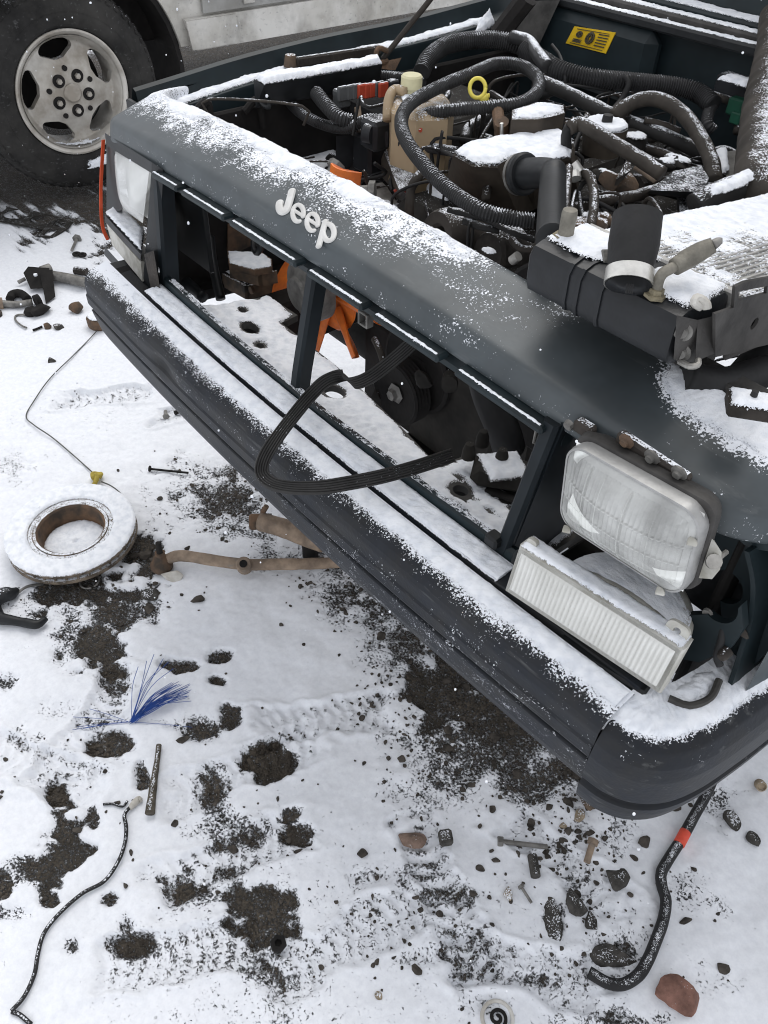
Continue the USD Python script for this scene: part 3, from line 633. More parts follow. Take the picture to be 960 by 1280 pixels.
# posts of the grille opening
def postm(a, b, w, d, bend=None):
    pts = [a] + ([bend] if bend is not None else []) + [b]
    return loft([[p + np.array(o) for o in ((-w, -d, 0), (-w * .6, -d * 1.4, 0), (w * .6, -d * 1.4, 0), (w, -d, 0), (w, d, 0), (-w, d, 0))] for p in np.asarray(pts)])
part(car, 'center_post', postm(at(398, 338, y=.128), at(374, 496, y=.112), .010, .010, at(378, 462, y=.116)), 'post_paint')
for a, b, nm in (((205, 222), (214, 368), -1), ((700, 522), (634, 688), 1)):
    A, B = at(*a, y=.130), at(*b, y=.118)
    part(car, 'side_post', postm(A, B, .010, .012), 'post_paint')
for q in ((457, 398), (679, 548)):
    p = at(*q, y=.135); fr = [box(p + np.array(o), s, .001) for o, s in (((-.008, 0, 0), (.003, .012, .020)), ((.008, 0, 0), (.003, .012, .020)), ((0, 0, .0085), (.013, .012, .003)), ((0, 0, -.0085), (.013, .012, .003)))]
    part(car, 'cage_nut', cat(fr), 'dull_steel')

# ---- left lamp group
qz = lambda q, y: at(*q, y=y)
bez = part(car, 'lamp_bezel', cat(
    hull([qz((131, 166), .135), qz((190, 203), .115), qz((192, 218), .115), qz((133, 182), .135), qz((131, 166), .175), qz((190, 203), .16), qz((192, 218), .16), qz((133, 182), .175)]),
    hull([qz((190, 203), .112), qz((204, 212), .118), qz((197, 372), .112), qz((178, 362), .108), qz((190, 203), .16), qz((204, 212), .16), qz((197, 372), .15), qz((178, 362), .15)]),
    hull([qz((133, 175), .155), qz((142, 182), .135), qz((153, 262), .128), qz((133, 270), .150), qz((133, 175), .20), qz((142, 182), .18), qz((153, 262), .17), qz((133, 270), .19)]),
    hull([qz((131, 268), .150), qz((176, 316), .108), qz((176, 326), .108), qz((131, 277), .150), qz((131, 268), .20), qz((176, 316), .15), qz((176, 326), .15), qz((131, 277), .20)]),
    hull([qz((131, 308), .150), qz((186, 368), .100), qz((183, 379), .098), qz((130, 318), .150), qz((131, 308), .19), qz((186, 368), .14), qz((183, 379), .14), qz((130, 318), .19)])), 'black_plastic')
part(bez, 'back_panel', box((-.565, .215, .74), (.24, .01, .24), .002), 'black_plastic')
T = [qz((141, 180.5), .142), qz((187, 209.5), .122), qz((178.5, 279), .120), qz((152.7, 260.6), .130)]
LG = quad_grid(T[0], T[1], T[2], T[3], 24, 24)
uu, vv2 = np.meshgrid(np.linspace(-1, 1, 24), np.linspace(-1, 1, 24), indexing='ij')
LG = LG + np.array([0, -.016, 0]) * ((1 - np.abs(uu) ** 3) * (1 - np.abs(vv2) ** 3))[..., None]
hl = part(car, 'headlight', grid_mesh(LG), 'old_lens', True)
REF = quad_grid(*[t + np.array([0, .016, 0]) for t in T], 20, 20)
u3, v3 = np.meshgrid(np.linspace(-1, 1, 20), np.linspace(-1, 1, 20), indexing='ij')
REF = REF + np.array([0, .045, 0]) * ((1 - u3 ** 2) * (1 - v3 ** 2) + .12 * np.sin(u3 * 9) * (1 - v3 ** 2))[..., None]
part(hl, 'reflector', grid_mesh(REF), 'reflector', True)
S_ = [qz((133, 279), .148), qz((176, 328), .110), qz((178, 352), .105), qz((140, 306), .142)]
ts = part(car, 'turn_signal', cat(hull(S_ + [p + [0, .03, 0] for p in S_])), 'lamp_housing')
part(bez, 'ledge', hull([at(*q, z=.679) for q in ((130, 268), (177, 319), (181, 288), (150, 256))] + [at(*q, z=.672) for q in ((130, 268), (177, 319), (181, 288), (150, 256))]), 'black_plastic')
part(bez, 'snow', poly_snow([at(*q, z=.681) for q in ((131, 267), (177, 316), (180, 288), (150, 256))], .008, .0022, .006, 1.15), 'snow', True, kind='stuff')
mk = [at(127, 175, x=-.672), at(124, 240, x=-.672), at(126, 282, x=-.672), at(133, 300, x=-.668)]
part(car, 'side_marker', loft([[p + np.array(o) for o in ((0, 0, 0), (.0008, -.0008, 0), (.0016, .0004, 0), (.0016, .006, 0), (0, .006, 0))] for p in spline(np.array(mk), .01)]), 'orange_marker')
part(car, 'lamp_bracket', cat(hull([qz((180, 318), .085), qz((192, 313), .085), qz((200, 360), .09), qz((190, 368), .085), qz((180, 318), .10), qz((192, 313), .11), qz((200, 360), .11), qz((190, 368), .10)])), 'grimy_metal')

# ---- left front fender, its gutter and the dark inner wall
fo = np.array([at(*q, x=-.685) for q in ((166, 110), (215, 95), (300, 69), (400, 44), (500, 24), (592, 0))])
fo = np.vstack([fo, fo[-1] + [0, .5, .03]])
fs = spline(fo, .03)
sec = lambda p: [p + np.array(o) for o in ((-.022, 0, -.33), (-.020, 0, -.10), (-.014, 0, -.03), (-.006, 0, -.006), (0, 0, 0), (.008, 0, -.004), (.016, 0, -.030), (.020, 0, -.034), (.052, 0, -.036), (.055, 0, -.042), (.057, 0, -.34))]
fd = part(car, 'fender', loft([sec(p) for p in fs], closed=False), 'green_paint')
gs = np.stack([np.stack([p + np.array([o, 0, -.0345]) for o in np.linspace(.018, .050, 12)]) for p in spline(fo[:6], .0036)])
gcv = np.broadcast_to(.75 * sstep(.018, .026, np.linspace(.018, .050, 12))[None, :] * 1.0 - 1.2 * sstep(.036, .050, np.linspace(.018, .05, 12))[None, :] + .1, gs.shape[:2])
part(fd, 'snow', snow_sheet(gs, gcv, .010), 'snow', True, kind='stuff')
p = at(363, 74, x=-.645); part(fd, 'bump_stop', lathe([(0, .022), (.010, .020), (.012, .008), (.014, 0), (0, 0)], p + [0, 0, -.012], (0, 0, 1), 14), 'rusty_snowy')
for s in (-1, 1):
    y0 = .24 if s < 0 else .45
    part(car, 'inner_fender', cat(box((s * .615, .70, .66), (.012, 1.0, .34), .004), boxd((s * .60, .25, .50), (s * .60, 1.15, .42), .03, .03, .005)), 'dark_grime')
part(car, 'inner_fender_rib', cat(tube([at(235, 150, x=-.60), at(258, 128, x=-.60), at(262, 150, x=-.60), at(262, 175, x=-.60)], .008, 8), tube([at(305, 140, x=-.60), at(322, 125, x=-.60), at(330, 160, x=-.60)], .007, 8)), 'dark_grime')
# right front fender edge seen past the lamps
rf = np.array([(.672, .175, .850), (.690, .30, .862), (.690, .55, .880), (.690, 1.2, .91)])
sec2 = lambda p: [p + np.array(o) for o in ((.020, 0, -.30), (.018, 0, -.10), (.012, 0, -.02), (.004, 0, 0), (-.006, 0, -.004), (-.016, 0, -.030), (-.05, 0, -.036), (-.055, 0, -.05))]
fr2 = part(car, 'fender', loft([sec2(p) for p in spline(rf, .04)], closed=False), 'green_paint_snowy')
part(fr2, 'front_edge', loft([[p + np.array(o) for o in ((-.012, -.004, 0), (.006, 0, 0), (.012, .05, 0), (-.002, .06, 0))] for p in spline(np.array([at(938, 640, y=.20), at(930, 700, y=.22), at(926, 770, y=.24), at(905, 862, y=.22)]), .02)]), 'green_paint')
part(fr2, 'liner', box((.69, .47, .60), (.012, .40, .26), .004), 'dark_grime')

# ---- firewall, cowl, hood
fw = part(car, 'firewall', cat(box((0, 1.17, .70), (1.30, .02, .52), .004), box((-.40, 1.135, .87), (.36, .05, .14), .02)), 'green_paint')
st = [at(*q, y=1.108) for q in ((718, 33), (769, 41), (757, 67), (707, 54))]
stk = part(fw, 'sticker', hull([p for p in st] + [p + [0, .003, 0] for p in st]), 'sticker_yellow')
sq = lambda u, v: (st[0] * (1 - u) + st[1] * u) * (1 - v) + (st[3] * (1 - u) + st[2] * u) * v + np.array([0, -.0015, 0])
bars = []
for v in (.16, .30, .44, .58, .72):
    bars.append(hull([sq(.66, v), sq(.92 - .08 * ((v * 7) % 1), v), sq(.92 - .08 * ((v * 7) % 1), v + .05), sq(.66, v + .05), sq(.66, v) + [0, .002, 0], sq(.9, v) + [0, .002, 0]]))
for v in (.08, .88):
    bars.append(hull([sq(.1, v), sq(.9, v), sq(.9, v + .03), sq(.1, v + .03), sq(.1, v) + [0, .002, 0]]))
for k in range(3): bars.append(hull([sq(.12, .62 + k * .08), sq(.34, .62 + k * .08), sq(.34, .65 + k * .08), sq(.12, .65 + k * .08), sq(.2, .63) + [0, .002, 0]]))
part(stk, 'print', cat(bars, tube([sq(.50 + .085 * math.cos(t), .45 + .26 * math.sin(t)) for t in np.linspace(0, 6.28, 20)], .0022, 6, .004), tube([sq(.50 + .04 * math.cos(t), .45 + .18 * math.sin(t)) for t in np.linspace(0, 6.28, 16)], .0022, 6, .004),
     tube([sq(.22 + .06 * math.cos(t), .36 + .13 * math.sin(t)) for t in np.linspace(0, 6.28, 16)], .0018, 6, .004), tube([sq(.18, .30), sq(.25, .44)], .0018, 6), tube([sq(.25, .30), sq(.19, .44)], .0018, 6)), 'print_dark')
cw = []
c0, c1 = at(690, -6, y=1.14), at(965, 66, y=1.14)
cdir = (c1 - c0); 
def cowl(px0, px1, y, w, hgt, m_, nm, sn_=True):
    a, b = at(*px0, y=y), at(*px1, y=y); a, b = a - (b - a) * .15, b + (b - a) * 1.9
    o = part(car, nm, boxd(a, b, w, hgt, .004), m_)
    if sn_:
        e = b + 0; ex = unit(b - a); up = np.array([0, 0, hgt / 2 + .0005])
        part(o, 'snow', quad_snow(a + up + [0, -w * .45, 0], a + ex * 1.15 + up + [0, -w * .45, 0], a + ex * 1.15 + up + [0, w * .42, 0], a + up + [0, w * .42, 0], .004, .004, .72, .3), 'snow', True, kind='stuff')
cowl((690, -2), (960, 66), 1.135, .030, .018, 'black_plastic', 'cowl_seal')
cowl((715, -12), (960, 50), 1.175, .040, .016, 'frame_paint', 'cowl_rail')
cowl((760, -16), (960, 34), 1.235, .075, .016, 'green_paint', 'cowl_panel')
a, b = at(870, 4, y=1.26), at(965, 24, y=1.26)
ex = unit(b - a)
part(car, 'hood', cat(hull([a - ex * .12, a + ex * 1.1, a - ex * .12 + [0, .04, 0], a + ex * 1.1 + [0, .04, 0], a - ex * .12 + [0, .18, 1.1], a + ex * 1.1 + [0, .18, 1.1], a - ex * .12 + [0, .21, 1.1], a + ex * 1.1 + [0, .21, 1.1]])), 'green_paint')
# wing of the cowl at the far corner, and the strut brace in front of it
part(car, 'cowl_corner', hull([at(640, 2, y=1.10), at(700, 0, y=1.10), at(672, 60, y=1.08), at(648, 52, y=1.08), at(640, 2, y=1.14), at(700, 0, y=1.14), at(672, 60, y=1.12)]), 'crossmember_paint')
part(car, 'hinge_bracket', cat(tube([at(660, -4, y=1.04), at(640, 22, y=1.03), at(622, 46, y=1.0)], .022, 8)), 'dark_grime')
a1 = [at(598, 28, x=-.60), at(612, 10, x=-.60), at(620, 30, x=-.585), at(590, 50, x=-.57)]
part(fd, 'snow', quad_snow(a1[3], a1[2], a1[1], a1[0], .012, .003), 'snow', True, kind='stuff')

# ---- prop rod and its foot
rod = part(car, 'prop_rod', tube([at(478, 74, x=-.585), at(486, 64, x=-.58), at(510, 34, x=-.56), at(548, -14, x=-.53), at(640, -140, x=-.5)], .0055, 10), 'grimy_metal')
part(rod, 'hook', tube([at(484, 64, x=-.58), at(474, 60, x=-.58), at(470, 68, x=-.58), at(474, 78, x=-.58), at(484, 76, x=-.58)], .005, 8), 'rusty_metal')
part(rod, 'foot', hull([at(474, 78, x=-.585), at(502, 72, x=-.585), at(494, 88, x=-.575), at(476, 86, x=-.575), at(480, 84, x=-.60), at(500, 76, x=-.60)]), 'rusty_metal')
# long box on the inner fender with a lid of snow
F = [at(317, 99, z=.884), at(474, 73, z=.884), at(478, 80, z=.884), at(330, 107, z=.884)]
bxm = hull(F + [at(322, 124, z=.845), at(452, 106, z=.845), at(466, 98, z=.845), at(330, 130, z=.845), F[0] + [0, 0, -.05], F[1] + [0, 0, -.05]])
lb = part(car, 'air_duct_box', bxm, 'black_plastic')
part(lb, 'snow', quad_snow(F[3] + [0, 0, .001], F[2] + [0, 0, .001], F[1] + [0, 0, .001], F[0] + [0, 0, .001], .013, .003, 1.15, .2), 'snow', True, kind='stuff')
part(lb, 'clip', tube([at(324, 114, z=.86), at(328, 130, z=.85), at(336, 134, z=.85), at(335, 122, z=.855)], .004, 8), 'black_plastic')
part(lb, 'rail', boxd(at(370, 78, x=-.635), at(475, 62, x=-.635), .012, .018, .003), 'grimy_metal')

# ------------------------------------------------------------------ what fills the engine bay
def hose(name, pts, rpx, mat_, kind='plain', parent=None, pitch=.005, sides=12, taper=None):
    P = path(pts); r = rpx * np.mean([mpp(p) for p in P]) * (.80 if kind == 'ribbed' or rpx < 15 else .95)
    if kind == 'ribbed': g = corrugated(P, r, pitch, sides)
    else: g = tube(P, r * np.asarray(taper) if taper is not None else r, sides, .006, .12)
    return part(parent or car, name, g, mat_, True)
# solid masses low in the bay
part(car, 'engine_block', cat(box((-.02, .80, .56), (.30, .62, .42), .03), box((.0, .46, .52), (.26, .10, .36), .03), box((.10, .62, .74), (.16, .5, .10), .02), box((-.16, .70, .73), (.14, .5, .10), .02)), 'dark_grime_snowy')
part(car, 'oil_pan', box((-.02, .66, .30), (.24, .66, .14), .04), 'dark_grime')
part(car, 'frame_rail', cat(boxd((-.42, .14, .50), (-.40, 1.6, .45), .06, .10, .006)), 'dark_grime')
part(car, 'frame_rail', cat(boxd((.42, .14, .50), (.40, 1.6, .45), .06, .10, .006)), 'dark_grime')
part(car, 'air_box', box((-.50, .80, .70), (.20, .34, .18), .02), 'dark_grime_snowy')
part(car, 'brake_booster', lathe([(0, 0), (.10, 0), (.115, .02), (.115, .05), (.08, .08), (0, .09)], (.36, 1.14, .80), (0, -1, 0), 24), 'dark_grime')
part(car, 'axle_tube', cyl((-.60, .62, .30), (.60, .62, .30), .035, n=16), 'dark_grime')

# intake box under snow: the biggest lump in the middle
zt = .885
top = [at(*q, z=zt) for q in ((566, 194), (584, 182), (640, 172), (700, 167), (716, 178), (714, 200), (668, 206), (640, 199), (622, 210), (590, 208))]
low = [at(*q, z=zt - .085) for q in ((556, 232), (578, 212), (640, 198), (712, 196), (726, 212), (722, 238), (668, 262), (648, 270), (612, 262), (578, 256))]
def skin(A, B, drop=.004, inset=.93):
    A, B = np.array(A), np.array(B); c = A.mean(0)
    A2 = c + (A - c) * inset + np.array([0, 0, drop]); return loft([B, A, A2])
ib = part(car, 'intake_cover', skin(top, low), 'brown_cover', 40)
part(ib, 'snow', poly_snow([p + [0, 0, .003] for p in top], .011, .003, .012, 1.1), 'snow', True, kind='stuff')
part(ib, 'seam', boxd(at(606, 232, z=.845), at(612, 256, z=.80), .004, .004, .001), 'grimy_metal')
# small box behind, snow on top
t2 = [at(*q, z=.915) for q in ((640, 138), (672, 128), (704, 132), (706, 142), (672, 150), (640, 150))]
sb = part(car, 'coil_box', skin(t2, [p + [0, 0, -.05] for p in t2], .001, .97), 'brown_cover', 40)
part(sb, 'snow', poly_snow(t2, .007, .0025, .012, .80), 'snow', True, kind='stuff')
part(sb, 'bracket', hull([at(670, 142, z=.905), at(706, 142, z=.905), at(706, 168, z=.88), at(670, 168, z=.88), at(672, 142, z=.885)]), 'dark_grime')
part(car, 'sensor_plug', cat(cyl(at(627, 152, z=.90), at(627, 172, z=.87), .012, n=12), cyl(at(622, 140, z=.90), at(625, 160, z=.89), .010, n=10)), 'rusty_metal')
part(car, 'bolt_stud', cyl(at(627, 154, z=.905), at(627, 170, z=.885), .003, n=8), 'clamp_steel')

# black elbow and the upright hose that runs down to the radiator
e0, e1 = at(640, 212, z=.895), at(668, 216, z=.905)
ep_ = path([(650, 218, .900), (662, 217, .908), (676, 216, .918), (688, 217, .925), (692, 226, .925)])
def band(c, ax, r, w, mat_='clamp_steel', parent=None, name='hose_clamp', t=.0012):
    a = np.asarray(c) - unit(ax) * w / 2
    return part(parent, name, lathe([(r, 0), (r + t, 0), (r + t, w), (r, w), (r, 0)], a, ax, 28), mat_)
eb = part(car, 'rubber_elbow', tube(ep_, np.array([.0215, .021, .020, .0185, .017]), 20, .004), 'black_plastic', True)
ed_ = unit(ep_[1] - ep_[0])
part(eb, 'flange', lathe([(0, -.004), (.026, -.004), (.029, -.001), (.029, .005), (.026, .008), (.021, .008), (.021, -.002), (0, -.002)], ep_[0] + ed_ * .006, ed_, 28), 'black_plastic')
band(ep_[0] - ed_ * .001, ed_, .0272, .005, 'dull_steel', eb)
part(eb, 'snow', poly_snow([at(*q, z=.932) for q in ((676, 204), (684, 201), (706, 208), (702, 214), (684, 212))], .005, .002, .006, 1.0), 'snow', True, kind='stuff')
part(car, 'upright_hose', tube([at(692, 214, z=.930), at(691, 232, z=.928), at(690, 262, z=.945), at(690, 300, z=.965)], .0175 * np.array([1, 1, .98, 1.0]), 18, .005), 'black_plastic', True)
part(car, 'thin_pipe', tube([at(711, 210, z=.925), at(708, 240, z=.925), at(704, 275, z=.95)], .006, 10), 'grimy_metal', True)

# the looped ribbed conduit and its neighbours
hose('wiring_conduit', [(668, 276, .875), (640, 273, .875), (600, 262, .88), (560, 236, .885), (530, 206, .895), (507, 174, .905), (502, 148, .91), (516, 127, .915), (555, 106, .92), (590, 92, .925), (620, 80, .925), (650, 82, .925), (672, 97, .92), (671, 115, .915), (650, 129, .91), (612, 134, .905), (572, 137, .90), (537, 142, .89), (520, 150, .87)], 10.5, 'conduit', 'ribbed', pitch=.0052)
hose('intake_duct', [(527, 90, .87), (536, 73, .885), (556, 58, .895), (585, 51, .90), (615, 50, .90), (644, 55, .895), (662, 64, .88)], 13, 'conduit', 'ribbed', pitch=.006)
hose('wiring_conduit', [(395, 116, .86), (408, 132, .85), (424, 147, .84), (440, 152, .835)], 11, 'conduit', 'ribbed', pitch=.006)
hose('wiring_conduit', [(358, 118, .83), (366, 132, .825), (385, 147, .82), (412, 158, .815), (436, 160, .825), (452, 152, .84), (466, 149, .845), (480, 154, .84), (486, 166, .83)], 8.5, 'conduit', 'ribbed', pitch=.0055)
hose('wiring_conduit', [(446, 98, .85), (470, 95, .85), (500, 97, .85), (530, 104, .85)], 8, 'conduit', 'ribbed', pitch=.006)
hose('wiring_conduit', [(500, 178, .84), (520, 182, .84), (545, 186, .84), (572, 190, .84)], 8, 'conduit')
hose('vacuum_hose', [(540, 120, .89), (550, 112, .89), (560, 116, .89), (556, 128, .88)], 5, 'conduit')
# harness along the firewall
hose('firewall_harness', [(655, 62, .90), (676, 74, .895), (700, 88, .89), (740, 98, .885), (790, 103, .88), (840, 108, .875), (872, 116, .87), (892, 132, .86)], 14, 'conduit_bare', 'ribbed', pitch=.0062)
hose('firewall_harness', [(640, 46, .91), (660, 52, .91), (672, 68, .905), (684, 84, .895)], 10, 'conduit')
hose('harness_tie', [(690, 56, .915), (700, 70, .905), (706, 92, .89), (706, 108, .87)], 2.4, 'hose_clean')
hose('harness_tie', [(782, 96, .895), (786, 106, .885), (776, 126, .86), (764, 140, .85)], 5, 'hose_clean')
hose('harness_branch', [(893, 128, .86), (886, 140, .85), (884, 155, .84), (892, 164, .83)], 9, 'conduit_bare', 'ribbed', pitch=.0055)
hose('harness_branch', [(880, 116, .87), (900, 122, .87), (916, 128, .865), (925, 140, .85), (921, 165, .83)], 6, 'grimy_metal')
part(car, 'connector', cat(box(at(921, 133, z=.865), (.030, .022, .030), .003), box(at(921, 147, z=.85), (.020, .018, .02), .002)), 'green_plastic')
part(car, 'relay_box', box(at(922, 107, z=.885), (.07, .05, .035), .004), 'black_plastic_snowy')
rb0 = at(922, 102, z=.905); part(car, 'snow', quad_snow(rb0 + [-.03, -.022, 0], rb0 + [.03, -.022, 0], rb0 + [.03, .022, 0], rb0 + [-.03, .022, 0], .010, .003), 'snow', True, kind='stuff')
# smooth hoses on the right of the engine
hose('heater_hose', [(668, 100, .895), (690, 108, .89), (720, 122, .885), (752, 138, .88), (768, 146, .875)], 11, 'hose_rubber')
hose('heater_hose', [(784, 152, .87), (806, 160, .865), (836, 172, .86), (866, 186, .85), (888, 198, .84)], 11, 'hose_rubber')
hose('coolant_hose', [(768, 146, .88), (780, 134, .895), (800, 125, .905), (820, 124, .91), (842, 133, .905), (862, 152, .895), (880, 180, .88), (890, 205, .865), (893, 228, .85)], 11.5, 'hose_dusty')
hose('fuel_hose', [(712, 160, .925), (724, 155, .93), (738, 161, .93), (765, 178, .922), (795, 196, .912), (828, 218, .90)], 11, 'hose_dusty')
hose('fuel_hose', [(713, 158, .925), (708, 170, .91), (708, 186, .89)], 9, 'hose_clean')
hose('fuel_hose', [(806, 150, .88), (830, 156, .875), (850, 164, .87)], 5, 'hose_dusty')
hose('wire_loom', [(888, 190, .845), (906, 186, .845), (926, 196, .84), (940, 200, .84)], 5, 'hose_rubber')
hose('wire_loom', [(800, 190, .87), (818, 200, .86), (842, 206, .855)], 3.2, 'hose_rubber')
hose('tan_pipe', [(794, 208, .885), (806, 216, .88), (820, 226, .875)], 5, 'tan_rust')
hose('brown_pipe', [(716, 262, .84), (750, 252, .84), (790, 246, .84), (830, 234, .84)], 9.5, 'grimy_metal')
hose('bypass_hose', [(722, 214, .89), (736, 220, .89), (742, 238, .88), (742, 262, .87), (738, 284, .86)], 7.5, 'hose_dusty')
part(car, 'hose_clamp', cat(cyl(at(714, 206, z=.90), at(722, 217, z=.89), .011, n=14)), 'clamp_steel')
part(car, 'hose_clamp', cat(cyl(at(718, 216, z=.892), at(719, 224, z=.886), .009, n=12)), 'clamp_steel')
for q, r_ in (((700, 236, .84), .010), ((745, 284, .85), .014), ((728, 284, .85), .012), ((752, 276, .85), .010), ((780, 232, .85), .014), ((764, 224, .86), .012)):
    part(car, 'fitting', rock(at(q[0], q[1], z=q[2]), (r_ * 2.6, r_ * 2.2, r_ * 2), int(q[0]), 1), 'rusty_snowy')
rw_ = np.random.default_rng(404)
for k in range(56):
    a = np.array([rw_.uniform(-.48, .42), rw_.uniform(.36, 1.05), rw_.uniform(.70, .84)]); d = rw_.normal(0, 1, 3) * [.13, .15, .02]
    b = np.clip(a + d, [-.55, .30, .66], [.45, 1.1, .85]); sag = np.array([0, 0, rw_.uniform(-.04, .035)]); sd_ = rw_.normal(0, .03, 3) * [1, 1, .3]
    big = rw_.random() < .25
    part(car, 'wire', tube(np.array([a, a * .67 + b * .33 + sag + sd_, a * .33 + b * .67 + sag - sd_, b]), rw_.uniform(.006, .010) if big else rw_.uniform(.0018, .0042), 8, .010), ['hose_rubber', 'hose_dusty', 'conduit', 'hose_clean', 'grimy_metal'][rw_.integers(5)], True)
for k in range(44):
    a = np.array([rw_.uniform(-.45, .40), rw_.uniform(.40, 1.02), rw_.uniform(.80, .87)]); d = rw_.normal(0, 1, 3) * [.10, .12, .015]
    b = a + d; b[2] = min(b[2], .88); sg_ = rw_.normal(0, .03, 3) * [1, 1, .5]
    part(car, 'wire', tube(np.array([a - [0, 0, .05], a, a * .6 + b * .4 + sg_, b - sg_ * .3, b - [0, 0, .06]]), rw_.uniform(.0015, .0035), 7, .010), ['hose_rubber', 'hose_dusty', 'hose_clean', 'grimy_metal'][rw_.integers(4)], True)
for k in range(46):
    c = np.array([rw_.uniform(-.42, .40), rw_.uniform(.36, 1.05), rw_.uniform(.72, .83)]); q = rw_.uniform(.012, .034, 3)
    fr_ = frame(rw_.normal(size=3) * [1, 1, .3], (0, 0, 1))
    if rw_.random() < .5: part(car, 'bracket', box(c, q * [1.6, 1, .7], .003, fr_), ['grimy_metal', 'dark_grime_snowy', 'black_plastic_snowy', 'brown_cover', 'rusty_snowy'][rw_.integers(5)])
    else: part(car, 'bolt', lathe([(0, q[0] * .5), (q[0] * .35, q[0] * .5), (q[0] * .4, 0), (q[0] * .62, -.002), (q[0] * .62, -.012), (0, -.012)], c, rw_.normal(size=3) * [.5, .5, 1], 8), ['grimy_metal', 'dull_steel', 'rusty_snowy'][rw_.integers(3)])
# round reservoir with its snow-covered cap
rc = at(757, 160, z=.885)
rs = part(car, 'reservoir', lathe([(0, -.04), (.032, -.04), (.035, -.02), (.037, 0), (.036, .004), (0, .004)], rc, (0, 0, 1), 26), 'brown_cover')
aa = np.linspace(0, 6.283, 20)[:-1]
part(rs, 'snow', poly_snow([rc + [.036 * math.cos(t), .036 * math.sin(t), .0045] for t in aa], .008, .002, .004, 1.25), 'snow', True, kind='stuff')
part(rs, 'knob', lathe([(0, .022), (.008, .021), (.009, .012), (.008, 0), (0, 0)], rc, (0, 0, 1), 14), 'hose_clean')
for q, s in (((790, 178), (.05, .04, .03)), ((745, 186), (.05, .035, .03)), ((846, 205), (.05, .03, .02)), ((832, 208), (.03, .025, .02)), ((757, 222), (.04, .02, .02)), ((738, 276), (.03, .03, .02))):
    o = at(*q, z=.85); part(car, 'bracket', rock(o, (s[0], s[1], s[2]), int(q[0] + q[1]), 2), 'dark_grime_snowy')
    part(car, 'snow', poly_snow([o + [s[0] * .55 * math.cos(t), s[1] * .6 * math.sin(t), s[2] * .42] for t in aa], .006, .0025, .012, .80), 'snow', True, kind='stuff')
part(car, 'shield_plate', hull([at(770, 224, z=.87), at(786, 196, z=.89), at(790, 212, z=.88), at(776, 226, z=.86), at(772, 232, z=.86), at(768, 232, z=.86)]), 'grimy_metal')
part(car, 'shroud_bracket', cat(hull([at(*q, z=.88) for q in ((812, 238), (842, 214), (876, 206), (886, 222), (880, 240), (846, 236))] + [at(*q, z=.85) for q in ((808, 242), (842, 222), (884, 236), (876, 250))]),
     hull([at(*q, z=.85) for q in ((846, 232), (884, 226), (928, 240), (928, 262), (850, 268))] + [at(*q, z=.80) for q in ((846, 262), (926, 278), (890, 246))])), 'black_plastic_snowy')
bh = hose('intake_hose', [(966, 20, .99), (966, 60, .975), (961, 100, .955), (954, 150, .935), (950, 200, .92), (946, 230, .91), (956, 246, .90), (985, 246, .895)], 27, 'hose_dusty', taper=[.75, .8, .9, 1.0, 1.05, 1.05, 1.0, .9], sides=24)
hs = hose('intake_hose', [(868, 262, .880), (890, 250, .892), (915, 240, .902), (945, 228, .91), (970, 215, .912)], 20, 'hose_rubber', sides=20)
part(hs, 'snow', poly_snow([at(*q, z=.922) for q in ((886, 236), (915, 224), (942, 210), (958, 206), (956, 222), (925, 236), (900, 246), (887, 248))], .012, .0025, .008, 1.2), 'snow', True, kind='stuff')
part(car, 'grey_duct', hull([at(*q, z=.85) for q in ((905, 190), (932, 186), (930, 222), (908, 226))] + [at(*q, z=.82) for q in ((905, 200), (932, 196), (928, 226))]), 'dull_steel')
part(car, 'snow', poly_snow([at(*q, z=.853) for q in ((892, 190), (908, 188), (912, 214), (900, 222), (896, 208))], .010, .0025, .006, 1.2), 'snow', True, kind='stuff')

# tan coolant bottle with its cap
bz = .885
bt = [at(*q, z=bz) for q in ((486, 124), (500, 116), (530, 116), (560, 124), (568, 138), (560, 150), (520, 152), (490, 142))]
blow = [p + np.array([0, 0, -.12]) for p in bt]
btl = part(car, 'coolant_bottle', skin(bt, blow, .010, .8), 'tan_plastic', 40)
bc_ = at(514, 112, z=.905)
part(btl, 'cap', lathe([(0, .024), (.016, .024), (.0185, .021), (.0185, .004), (.017, .003), (.0175, -.030), (0, -.030)], bc_, (0, 0, 1), 24), 'cream_plastic')
part(btl, 'overflow_tube', tube([at(508, 116, z=.905), at(494, 112, z=.905), at(486, 124, z=.895), at(484, 150, z=.87)], .0085, 12), 'tan_plastic', True)
part(btl, 'snow', poly_snow([at(*q, z=.898) for q in ((500, 120), (530, 117), (540, 124), (520, 130), (503, 128))], .006, .002, .006, .9), 'snow', True, kind='stuff')
part(car, 'red_wire', tube([at(530, 140, z=.89), at(529, 152, z=.88), at(525, 164, z=.87)], .003, 8), 'red_plastic')
part(car, 'tan_panel', hull([at(*q, z=.80) for q in ((480, 190), (520, 175), (560, 205), (500, 240))] + [at(*q, z=.70) for q in ((470, 215), (500, 245), (540, 230), (520, 200))]), 'brown_cover')
